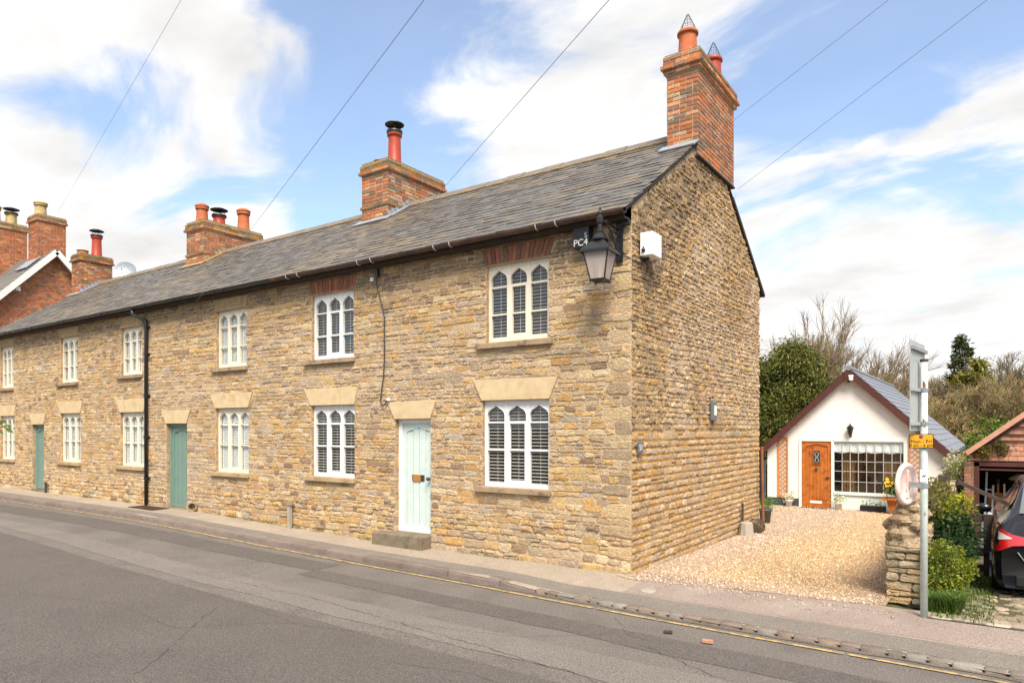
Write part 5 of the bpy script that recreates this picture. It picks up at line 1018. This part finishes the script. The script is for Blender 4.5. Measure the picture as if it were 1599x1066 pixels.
# ------------------------------------------------------------ gate, garage and its contents
def zr(x, y): return surf(x, y)
t = thing('field_gate', 'dark brown five-bar timber gate with a long sloping brace behind the car', 'gate', (4.6, 3.4, -.2)); GYy = 3.35; gz0 = -.13
for i, z in enumerate((.12, .36, .60, .84)): MB().box(3.55, 6.2, GYy - .02, GYy + .02, gz0 + z - .05, gz0 + z + .05).build('rail', m_gate, t, bev=.006)
for x_ in (3.98, 4.9, 6.1): MB().box(x_ - .05, x_ + .05, GYy - .045, GYy - .021, gz0 + .02, gz0 + .9).build('upright', m_gate, t, bev=.006)
MB().bar((3.62, GYy - .03, gz0 + 1.352), (4.75, GYy - .03, gz0 + .80), .05, .09, up=(0, 1, 0)).build('brace', m_gate, t); MB().bar((3.6, GYy - .03, gz0 + .2), (4.9, GYy - .032, gz0 + .75), .03, .08, up=(0, 1, 0)).build('brace', m_gate, t); MB().box(3.38, 3.52, GYy - .07, GYy + .07, -.4, 1.3).build('gate_post', m_gate, t)
GA = 9.6
g = thing('garage', 'open brick garage with salmon tiled gable and cluttered dark interior', 'garage', (5.6, GA, -.75)); gx0 = 3.64; gcx, ghz = 6.3, 3.68; gs = (ghz - 1.48) / (gcx - gx0)
mb = MB(); mb.add([(gx0, GA, 1.28), (9, GA, 1.28), (9, GA, 1.38), (gcx, GA, ghz - .08), (gx0, GA, 1.46)], [(0, 1, 2, 3, 4)]); gw = mb.build('gable', m_tileplain, g); pcs = []
v = 1.30; r = 0
while v < ghz - .15:
    xl = gx0 + max(0, (v + .17 - 1.46)) / gs; u = xl - .08 * (r % 2)
    while u < 6.6:
        a, c = max(u, xl), u + .165; u += .165
        vs = [(a + .003, GA - .022, v), (c - .003, GA - .022, v), (c - .003, GA - .006, v + .16), (a + .003, GA - .006, v + .16), (a + .003, GA - .008, v), (c - .003, GA - .008, v)]; pcs.append((np.array(vs), [(0, 1, 2, 3), (4, 5, 1, 0)], jit(R.choice([(.50, .24, .155), (.54, .29, .19), (.43, .20, .125), (.52, .25, .155)]), .1), .02, NF, gw))
    v += .11; r += 1
emit('tile', 'tiling', pcs, g, m_tile)
mb = MB()
for i in range(1): mb.add([(gx0 - .05, GA - .2, 1.44), (gcx, GA - .2, ghz), (gcx, GA + 7, ghz), (gx0 - .05, GA + 7, 1.44), (9.2, GA - .2, 1.2), (9.2, GA + 7, 1.2)], [(0, 1, 2, 3), (1, 4, 5, 2)])
for o_ in (.05,): mb.add([(gx0 - .05, GA - .2, 1.44 - o_), (gcx, GA - .2, ghz - o_), (gcx, GA + 7, ghz - o_), (gx0 - .05, GA + 7, 1.44 - o_)], [(3, 2, 1, 0)])
mb.build('roof', m_tileplain, g); MB().bar((gx0 - .07, GA - .2, 1.45), (gcx, GA - .2, ghz + .02), .07, .10).build('verge', m_tileplain, g); MB().bar((gx0 + .05, GA - .06, 1.45), (gcx, GA - .06, ghz - .2), .03, .03).build('verge_moulding', m_barge, g)
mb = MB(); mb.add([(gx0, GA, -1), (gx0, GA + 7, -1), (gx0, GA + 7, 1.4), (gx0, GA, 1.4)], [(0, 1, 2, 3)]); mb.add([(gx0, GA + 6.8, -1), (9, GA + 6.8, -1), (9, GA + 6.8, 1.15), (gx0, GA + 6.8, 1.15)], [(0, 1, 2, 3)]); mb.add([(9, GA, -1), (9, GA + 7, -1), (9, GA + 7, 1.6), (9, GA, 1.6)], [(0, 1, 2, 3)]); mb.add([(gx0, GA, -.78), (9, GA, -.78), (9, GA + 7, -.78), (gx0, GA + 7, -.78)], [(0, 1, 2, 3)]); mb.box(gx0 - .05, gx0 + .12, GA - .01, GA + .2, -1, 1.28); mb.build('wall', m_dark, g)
jb_ = MB(); bpz = []
jam = MB().box(gx0 - .1, gx0 + .06, GA - .03, GA, -1, 1.26).build('brick_pier', m_bmortar, g); brick_face(bpz, jam, gx0 - .12, gx0 + .07, -.8, 1.26, lambda u, v, n: (u, GA - .03 - n, v), NF, .014, PBL); emit('brick', 'brickwork', bpz, g, m_brick)
MB().box(gx0 + .07, gx0 + .16, GA - .05, GA + .05, -.8, 1.25).box(gx0 + .07, 9, GA - .05, GA + .05, 1.17, 1.26).box(gx0 + .16, 9, GA - .02, GA + .06, 1.08, 1.12).build('door_frame', m_barge, g); mb = MB()
for z, x0_ in ((2.02, 4.25), (1.86, 4.0), (1.72, 4.05)): MB().box(x0_, 6.4, GA - .06, GA - .03, z - .012, z + .012).build('climbing_batten', m_gate, g)
def simple(nm, lab, cat, mbs): 
    a = mbs[0][1]; vv = np.array(a.v); t = thing(nm, lab, cat, ((vv[:, 0].min() + vv[:, 0].max()) / 2, (vv[:, 1].min() + vv[:, 1].max()) / 2, vv[:, 2].min()))
    for n, q, mt in mbs: q.build(n, mt, t, smooth=n in ('heap', 'pail', 'hull'))
    return t
fz = -.78; gy_ = GA + .6
simple('ladder', 'white step ladder leaning inside the garage left side', 'ladder', [('stile', MB().tube([(3.86, gy_, fz), (3.93, gy_ + .3, 1.0)], .022, 6), m_plasticw), ('stile', MB().tube([(4.0, gy_, fz), (4.05, gy_ + .3, .7)], .022, 6), m_plasticw), ('rung', MB().tube([(3.88, gy_ + .1, -.2), (4.02, gy_ + .1, -.2)], .015, 5).tube([(3.9, gy_ + .2, .2), (4.04, gy_ + .2, .2)], .015, 5).tube([(3.92, gy_ + .25, .6), (4.05, gy_ + .25, .6)], .015, 5), m_plasticw)])
simple('tool_handle', 'brown wooden tool handle standing inside the garage', 'tool', [('shaft', MB().tube([(4.14, gy_, fz), (4.14, gy_ + .2, .75)], .02, 6), m_oak), ('grip', MB().tube([(4.14, gy_ + .2, .75), (4.14, gy_ + .22, .85)], .03, 6), m_wood_dk)])
simple('oar', 'pale wooden oar standing upright in the garage doorway', 'oar', [('shaft', MB().tube([(4.26, gy_ - .2, fz + .5), (4.25, gy_, .76)], .02, 6), m_dressed), ('blade', MB().box(4.21, 4.31, gy_ - .25, gy_ - .22, fz, fz + .55), m_dressed)])
simple('storage_box', 'small orange wooden box on a shelf in the garage', 'box', [('panel', MB().box(3.95, 4.22, gy_ + .3, gy_ + .5, .28, .52), m_oak), ('shelf', MB().box(3.8, 4.4, gy_ + .28, gy_ + .6, .22, .27), m_wood_dk)])
simple('white_sack', 'crumpled white sacks on the garage floor by the ladder', 'sack', [('heap', MB().lathe((3.98, gy_ + .1, fz), [(.22, 0), (.24, .25), (.17, .6), (.06, .85), (0, .9)], 9), m_plasticw)])
simple('yellow_bucket', 'yellow bucket with a white handle in front of the grey cover', 'bucket', [('pail', MB().lathe((4.25, gy_ - .35, -.1), [(0, 0), (.11, 0), (.14, .28), (.15, .29), (.12, .28), (0, .05)], 12), M('yellow_plastic', (.6, .32, .02), .4)), ('handle', MB().tube([(4.35 + .08 * math.sin(a * .6), gy_ - .4, .05 + .14 * math.cos(a * .6)) for a in range(6)], .012, 5), m_plasticw)])
simple('workbench', 'dark workbench standing below the yellow bucket', 'bench', [('top', MB().box(4.1, 5.2, gy_ - .6, gy_ - .1, -.14, -.1), m_gate), ('leg', MB().box(4.12, 4.2, gy_ - .55, gy_ - .45, fz, -.14), m_gate), ('leg', MB().box(5.1, 5.18, gy_ - .55, gy_ - .45, fz, -.14), m_gate)])
simple('covered_motorbike', 'bulky shape under a crumpled grey cover inside the garage', 'cover', [('heap', MB().lathe((4.85, gy_ + .7, fz), [(.75, 0), (.73, .5), (.66, .95), (.5, 1.25), (.25, 1.36), (0, 1.38)], 14), m_tarp)])
simple('canoe', 'cream canoe hung under the garage ceiling', 'canoe', [('hull', MB().tube([(4.35, gy_ + .9, .82), (4.5, gy_ + .95, .84), (4.75, gy_ + 1.0, .84), (5.2, gy_ + 1.1, .78), (5.9, gy_ + 1.2, .7)], [.02, .09, .13, .14, .1], 10), m_dressed)])
simple('green_bin', 'dark wheelie bin with a green lid behind the gate', 'bin', [('bin', MB().box(4.15, 4.75, 4.6, 5.1, -.4, .48), m_black), ('lid', MB().box(4.12, 4.78, 4.56, 5.14, .48, .56), M('green_lid', (.05, .16, .08), .5))])

# ------------------------------------------------------------ black hatchback
def car():
    cx, y0 = 4.925, 1.72; gz = lambda y: surf(4.6, y0 + y) ; base = surf(4.6, y0 + .6) + .0
    t = thing('parked_car', 'black hatchback parked on the cobbles seen from behind', 'car', (cx, y0 + 2.1, base))
    zmax = lambda y: float(np.interp(y, [0, .05, .12, .2, .35, .55, .8, 1.6, 2.4, 3.1, 3.25, 4.0, 4.25, 4.35], [.72, .98, 1.06, 1.12, 1.24, 1.38, 1.45, 1.50, 1.44, 1.08, 1.04, .92, .8, .6]))
    hw = lambda y: float(np.interp(y, [0, .04, .12, .25, .5, 1.2, 3.0, 3.9, 4.2, 4.35], [.80, .845, .87, .89, .90, .905, .90, .86, .75, .55]))
    def prof(z, y):
        zm = zmax(y); f = float(np.interp(z, [.18, .24, .4, .7, .88, .95, 1.04, 1.14, 1.3, 1.45, 1.52], [.95, .98, 1.0, 1.0, .975, .92, .83, .745, .68, .6, .5])); return hw(y) * f * (1 if zm > .7 else 1)
    def ring(y):
        zm = zmax(y); Z = [.18, .26, .36, .48, .60, .72, .82, .90, .96, 1.02, 1.12, 1.22, 1.32, 1.42, 1.5]; pts = []
        for z in Z: zz = min(z, zm - .02 + .0); pts.append((prof(zz, y), zz))
        p0 = pts[-1]; pts += [(p0[0] * .8, zm - .004), (p0[0] * .4, zm), (0, zm + .004)]; return pts
    Y = [0, .02, .05, .085, .12, .16, .2, .27, .35, .45, .55, .68, .8, 1.1, 1.6, 2.1, 2.4, 2.75, 3.1, 3.25, 3.6, 4.0, 4.2, 4.3, 4.35]; rings = [ring(y) for y in Y]; k = len(rings[0]); mb = MB(); vs = []
    for y, r in zip(Y, rings):
        full = [(-a, z) for a, z in r] + [(a, z) for a, z in r[-2::-1]]
        vs += [(cx + a, y0 + y, base + z) for a, z in full]
    n = 2 * k - 1; fs = [(i * n + j, i * n + j + 1, (i + 1) * n + j + 1, (i + 1) * n + j) for i in range(len(Y) - 1) for j in range(n - 1)]
    fs += [tuple(range(n)), tuple((len(Y) - 1) * n + j for j in range(n))[::-1]]; fs += [(i * n + n - 1, i * n, (i + 1) * n, (i + 1) * n + n - 1) for i in range(len(Y) - 1)]
    mb.add(vs, fs); body = mb.build('body', m_carpaint, t, smooth=True)
    def skin(y, z, o=.008): return Vector((cx - prof(z, y) - o, y0 + y, base + z))
    def rear(fx, z, o=.01):      # a point on the rear face
        yz = float(np.interp(z, [.2, .72, .98, 1.06, 1.12, 1.24, 1.38, 1.45], [0, 0, .05, .12, .2, .35, .55, .8])); return Vector((cx + fx, y0 + yz - o, base + z))
    # tail lights: wrap from the rear face round the corner
    for s in (-1, 1):
        strip = []
        for f, dz0, dz1 in ((0, .72, .78), (.35, .71, .80), (.7, .69, .83), (1, .62, .90)):
            fx = -.40 - .42 * f; strip.append((rear(fx, dz0, .012 + .0 * f), rear(fx, dz1, .016)))
        for y, dz0, dz1 in ((.06, .61, .92), (.13, .63, .935), (.22, .72, .945), (.36, .88, .95)): strip.append((skin(y, dz0, .010), skin(y, dz1, .012)))
        if s > 0: strip = [tuple(Vector((2 * cx - p.x, p.y, p.z)) for p in q) for q in strip]
        m1, m2 = MB(), MB()
        v1 = [p for q in strip for p in q]; fl = [(2 * i, 2 * i + 1, 2 * i + 3, 2 * i + 2) for i in range(len(strip) - 1)]; m1.add(v1, fl if s < 0 else [f[::-1] for f in fl]); tl = m1.build('tail_light', m_tail, t, smooth=True)
        v2 = []
        for i, (a, b) in enumerate(strip[2:7]): e = Vector((-.004 * -s if False else .004 * s, -.004, 0)); v2 += [a + (b - a) * (.50 if i else .62) + e, a + (b - a) * (.84 if i else .70) + e]
        fl = [(2 * i, 2 * i + 1, 2 * i + 3, 2 * i + 2) for i in range(len(v2) // 2 - 1)]; m2.add(v2, fl if s < 0 else [f[::-1] for f in fl]); m2.build('lens', m_tailw, tl, smooth=True)
    q = MB(); cols_ = [-.62, -.4, 0, .4, .62]; zs = [1.08, 1.14, 1.22, 1.30, 1.37]; q.add([rear(c * (1 - .3 * (z - 1.08)), z, .018) for z in zs for c in cols_], [(i * 5 + j, i * 5 + j + 1, i * 5 + j + 6, i * 5 + j + 5) for i in range(4) for j in range(4)]); q.build('rear_window', m_carglass, t, smooth=True)
    for s in (-1, 1):
        q = MB(); v = []
        for y, z0, z1 in ((.62, 1.06, 1.22), (1.0, 1.04, 1.36), (1.7, 1.02, 1.40), (2.3, 1.01, 1.34), (2.8, 1.0, 1.1)): v += [skin(y, z0), skin(y, z1)]
        if s > 0: v = [Vector((2 * cx - p.x, p.y, p.z)) for p in v]
        q.add(v, [(2 * i, 2 * i + 1, 2 * i + 3, 2 * i + 2) if s < 0 else (2 * i + 2, 2 * i + 3, 2 * i + 1, 2 * i) for i in range(4)]); q.build('side_window', m_carglass, t)
        q = MB(); q.lathe((0, 0, 0), [(0, -.09), (.08, -.06), (.11, 0), (.08, .06), (0, .08)], 10); mo = q.build('wing_mirror', m_carpaint, t, loc=(0, 0, 0), smooth=True); mo.location = Vector((cx + s * 1.0, y0 + 2.55, base + .90)) - Vector(t.location); mo.scale = (1, .6, .8)
        for y in (.78, 3.4):
            wc = Vector((cx + s * .80, y0 + y, surf(cx + s * .8, y0 + y) + .31)); q = MB(); pr = [(.19, -.1), (.29, -.1), (.315, -.07), (.315, .07), (.29, .1), (.19, .1)]
            q.add([wc + Vector((z, r * math.cos(2 * PI * j / 24), r * math.sin(2 * PI * j / 24))) for r, z in pr for j in range(24)], [(i * 24 + j, i * 24 + (j + 1) % 24, i * 24 + 24 + (j + 1) % 24, i * 24 + 24 + j) for i in range(5) for j in range(24)]); wh = q.build('wheel', m_rubber, t, smooth=True)
            q = MB()
            for j in range(5): a = 2 * PI * j / 5; q.bar(wc + Vector((s * .09, 0, 0)), wc + Vector((s * .09, .19 * math.cos(a), .19 * math.sin(a))), .02, .06, up=(1, 0, 0))
            q.add([wc + Vector((s * .06, .19 * math.cos(2 * PI * j / 20), .19 * math.sin(2 * PI * j / 20))) for j in range(20)], [tuple(range(20))]); q.build('rim', m_galv, wh)
    MB().box(cx - .66, cx + .66, y0 - .012, y0 + .1, base + .2, base + .34).build('lower_bumper', m_rubber, t, bev=.02)
    MB().tube([rear(-.64, .62, .012), rear(-.56, .50, .014), rear(.56, .50, .014), rear(.64, .62, .012)], .008, 6).build('tailgate_seam', m_galv, t)
    MB().box(cx - .26, cx + .26, y0 - .03, y0 - .005, base + .48, base + .59).build('number_plate', m_signyel, t)
    text('PULSAR', 'badge', .05, rear(-.58, .585, .014), (rad(90), 0, 0), m_chrome, t, 'LEFT', depth=.003)
car()

# ------------------------------------------------------------ trees
def conifer(name, lab, x, y, h, r, cols, n=170, per=90, z0=None, ls=.2):
    g = surf(x, y) if z0 is None else z0; t = thing(name, lab, 'tree', (x, y, g)); P = []; D = []
    for i in range(n):
        f = R.random() ** 1.1; zc = g + .3 + f * (h - .4); rr = r * (1 - f ** 2.2) ** .7 * R.uniform(.55, 1.12); a = R.uniform(0, 2 * PI); c = np.array((x + rr * math.cos(a), y + rr * math.sin(a), zc)); s = r * R.uniform(.14, .3)
        e = NR.normal(size=(per, 3)) * np.array((.55, .55, .42)) * s; P.append(c + e); D.append(np.tile((math.cos(a), math.sin(a), .1), (per, 1)))
    P = np.concatenate(P); D = np.concatenate(D); V, F, c = leaves(P, np.full(len(P), ls), cols, .3, droop=.7, nrm=D * .8); npmesh('crown', V, F, c, m_conif, t, (x, y, g)); MB().tube([(x, y, g - .2), (x, y, g + h * .5), (x, y, g + h * .93)], [r * .11, r * .07, .02], 8).build('trunk', m_bark, t); return t
CC = [(.105, .145, .024), (.18, .20, .034), (.06, .085, .016), (.23, .22, .04), (.035, .05, .013), (.22, .17, .055)]
conifer('conifer_tree', 'dense dark green conifer behind the stone gable', -1.75, 17.0, 5.35, 1.7, CC, 420, 190, ls=.125)
conifer('conifer_tree', 'broad dark conifer left of the bungalow roof', -3.1, 16.4, 5.0, 1.5, CC, 300, 190, ls=.125)
def bare(name, lab, x, y, h, spread, col, seed, levels=5, multi=1, g=None, tw=.011, gold=None):
    rr = random.Random(seed); g = surf(x, y) if g is None else g; t = thing(name, lab, 'tree', (x, y, g), 'bare trees beyond the bungalow'); trunk = MB(); crown = MB()
    def br(p, d, ln, r, lv):
        k = 3; pts = [p]; dd = d.copy()
        for i in range(k): dd = (dd + Vector((rr.gauss(0, .13), rr.gauss(0, .13), rr.gauss(.05, .08)))).normalized(); pts.append(pts[-1] + dd * ln / k)
        r1 = max(tw * .6, r * .62); rs = [r + (r1 - r) * i / k for i in range(k + 1)]
        (trunk if lv < 2 else crown).tube(pts, rs, 6 if lv < 2 else (4 if lv < 4 else 3), cap=False, col=tuple(c * rr.uniform(.8, 1.2) for c in (gold if gold and lv < 4 else col)))
        if lv >= levels: return
        nch = rr.choice([3, 4]) if lv < levels - 1 else 5
        for i in range(nch):
            f = rr.uniform(.35, 1.0) if lv else rr.uniform(.35, 1); q = pts[min(k - 1, int(f * k))].lerp(pts[min(k, int(f * k) + 1)], f * k - int(f * k) if f < 1 else 1); a = rr.uniform(0, 2 * PI); s = rr.uniform(.35, .85) * spread
            o = dd.orthogonal().normalized(); o2 = dd.cross(o); nd_ = (dd + (o * math.cos(a) + o2 * math.sin(a)) * s + Vector((0, 0, .12))).normalized(); br(q, nd_, ln * rr.uniform(.55, .78), max(tw, r * rr.uniform(.42, .6)), lv + 1)
    for i in range(multi):
        a = 2 * PI * i / multi; d = Vector((.28 * math.cos(a) * (multi > 1), .28 * math.sin(a) * (multi > 1), 1)).normalized(); br(Vector((x + .1 * math.cos(a), y + .1 * math.sin(a), g - .2)), d, h * .42, h * .017 if multi == 1 else h * .011, 0)
    trunk.build('trunk', m_twig, t, loc=(x, y, g)); crown.build('crown', m_twig, t, loc=(x, y, g)); return t
B1 = (.21, .15, .11); B2 = (.17, .135, .08); B3 = (.24, .18, .085); GO = (.38, .28, .06)
bare('bare_tree', 'tall golden-stemmed bare tree rising behind the conifer', -2.5, 24.0, 7.6, .5, (.26, .19, .12), 3, 5, 9, gold=GO, tw=.008)
bare('bare_tree', 'slender yellow-stemmed bare tree just above the bungalow gable', -1.2, 25.8, 5.6, .6, (.30, .22, .10), 11, 5, 6, gold=GO, tw=.008)
T1 = bare('bare_tree', 'russet bare tree with fine rounded crown above the bungalow ridge', -3.0, 46, 9.4, .8, B1, 21, 5, 1, tw=.014)
T2 = bare('bare_tree', 'brown bare tree far right against the sky', 0, 0, 11, .8, B2, 33, 5, 1, g=0, tw=.016)
T3 = bare('bare_tree', 'ochre bare tree in the wooded slope', 0, 0, 9.5, .95, B3, 47, 5, 2, g=0, tw=.016)
spots = [(T2, 4.6, 62, 1.0), (T3, 2.9, 52, 1.0), (T2, -1.0, 55, 1.0), (T3, .8, 62, 1.05), (T2, 7.2, 66, .95), (T3, 6.0, 58, .9), (T2, -7.5, 60, 1.1), (T3, -5.2, 52, 1), (T2, 2.4, 74, 1.15), (T3, 10.5, 74, 1.05), (T2, 8.8, 84, 1.15), (T3, 4.0, 86, 1.2), (T2, -2.6, 80, 1.1), (T3, -4.2, 70, 1.1), (T2, 12.5, 90, 1.25), (T3, -9.5, 75, 1.1), (T2, 5.2, 72, 1.1), (T3, 1.2, 45, .8)]
spots += [(T2 if i % 2 else T3, R.uniform(-4, 1) + i * .78, R.uniform(50, 78), R.uniform(.8, 1.0)) for i in range(18)]
used = set()
LBL = ['bare brown tree on the slope seen between the sign pole and the pointed pine', 'ochre bare tree rising just left of the sign plate', 'bare brown tree behind the bungalow roof ridge', 'bushy ochre bare tree above the middle of the bungalow roof', 'bare tree standing clear on the far right skyline', 'ochre bare tree directly above the garage roof slope']
for i, (T, x, y, s) in enumerate(spots):
    if T.name not in used: used.add(T.name); o = T
    else:
        o = T.copy(); COL.objects.link(o)
        for ch in T.children: c = ch.copy(); COL.objects.link(c); c.parent = o
    o.location = (x, y, surf(x, y)); o.scale = (s, s, s * R.uniform(.68, .84)); o.rotation_euler = (0, 0, R.uniform(0, 6.28)); o['label'] = LBL[i] if i < len(LBL) else 'bare tree among the woodland beyond the bungalow and garage'; o['group'] = 'bare trees beyond the bungalow'
conifer('pine_tree', 'dark pointed pine on the skyline right of the sign pole', 1.9, 60, 9.9, 1.1, [(.05, .07, .025), (.08, .095, .03)], 100, 45, ls=.4)
conifer('pine_tree', 'olive green rounded pine below the pointed pine', 2.9, 57, 7.7, 1.9, [(.20, .19, .025), (.26, .23, .035), (.12, .13, .02)], 90, 70, ls=.4)
# undergrowth on the slope: one mass nobody could count
n = 52000; cx_ = NR.uniform(-16, 16, 900); cy_ = NR.uniform(36, 100, 900); P = []; CCs = []
pal_ = [(.29, .21, .06), (.36, .26, .055), (.25, .185, .10), (.22, .22, .045), (.40, .28, .06), (.27, .185, .115)]
for a, b_ in zip(cx_, cy_):
    k = 58; s = R.uniform(.9, 2.0); P.append(np.array((a, b_, surf(a, b_) + s * .7)) + NR.normal(size=(k, 3)) * np.array((s, s, s * .75)) * .62); CCs.append(np.tile(jit(R.choice(pal_), .2), (k, 1)))
for q in range(800):
    a, b_ = R.uniform(-14, 15), R.uniform(50, 92); k = 60; s = R.uniform(.7, 1.7); P.append(np.array((a, b_, surf(a, b_) + R.uniform(1.0, 4.6))) + NR.normal(size=(k, 3)) * np.array((s, s, s * .8)) * .6); CCs.append(np.tile(jit(R.choice(pal_), .25), (k, 1)))
P = np.concatenate(P); V, F, c = leaves(P, np.full(len(P), .28), [(1, 1, 1)], .35); c = c * np.repeat(np.concatenate(CCs), 4, 0); o = npmesh('undergrowth', V, F, c, m_leaf, None, kind='stuff'); o['label'] = 'ochre and olive winter scrub covering the wooded slope'
bush('evergreen_shrub', 'bright green shrub between the bungalow roof and the garage gable', 'shrub', (4.3, 24, .9), (1.3, 1.2, 1.5), 3600, .16, [(.12, .2, .02), (.16, .25, .03), (.08, .13, .02)], lumps=50)

# ------------------------------------------------------------ overhead cables and the twig at the left edge
Rv = Vector((math.cos(rad(HEAD)), math.sin(rad(HEAD)), 0)); Fv = Vector((-math.sin(rad(HEAD)), math.cos(rad(HEAD)), 0))
def onray(px, py, d): return CAM + (Rv * ((px - 799.5) / 1073) + Fv + Vector((0, 0, (668 - py) / 1073))) * d
def cable(lab, a, far, r=.004, sag=.03):
    b_ = Vector(far); a = Vector(a); pts = [a.lerp(b_, i / 40) - Vector((0, 0, sag * 4 * (i / 40) * (1 - i / 40))) for i in range(41)]
    tag(MB().tube(pts, .0030, 5).build('overhead_cable', m_bluecable), lab, 'cable', 'overhead cables crossing the sky')
def farpt(p0, p1, py=1136, s=10): # continue the picture line p1->p0 below the frame, then take the point behind the viewer: an unseen free end in mid-air, no pole there
    x = p0[0] + (py - p0[1]) * (p1[0] - p0[0]) / (p1[1] - p0[1]); return onray(x, py, -s)
cable('overhead cable from the bracket above the mint door', (-4.86, -.09, 4.86), farpt((592, 430), (979, 0)), .007)
cable('overhead cable from the mossy chimney of the red brick house', (-26.4, 3.4, 10.5), farpt((85, 322), (266, 0)), .008)
cable('overhead cable from the middle cottage eaves crossing over its roof', (-10.3, -.25, 4.72), farpt((412, 372), (705, 0)), .007)
cable('overhead cable ending at the tall gable chimney', (.08, 2.42, 6.62), farpt((1095, 252), (1425, 0)), .006)
cable('rightmost overhead cable ending behind the gable roof', (.10, 4.45, 6.5), farpt((1147, 297), (1533, 0)), .006)
t = thing('leafy_twig', 'small green leafy twig poking in at the left edge of the street view', 'twig', onray(-60, 680, 3.0)); MB().tube([onray(-120, 700, 3.0), onray(-40, 676, 3.0), onray(12, 664, 3.0)], .003, 5).build('stem', m_bark, t)
mb = MB()
for px, py, qx, qy in ((-6, 664, 10, 655), (6, 666, 22, 676), (-4, 669, 6, 678), (10, 664, 19, 666)):
    a, c = onray(px, py, 3.0), onray(qx, qy, 2.97); d = c - a; q = d.cross(Fv).normalized() * d.length * .13; mb.add([a, a + d * .5 + q, c, a + d * .5 - q], [(0, 1, 2, 3)], (.10, .17, .04))
mb.build('leaf_blades', m_leaf, t)
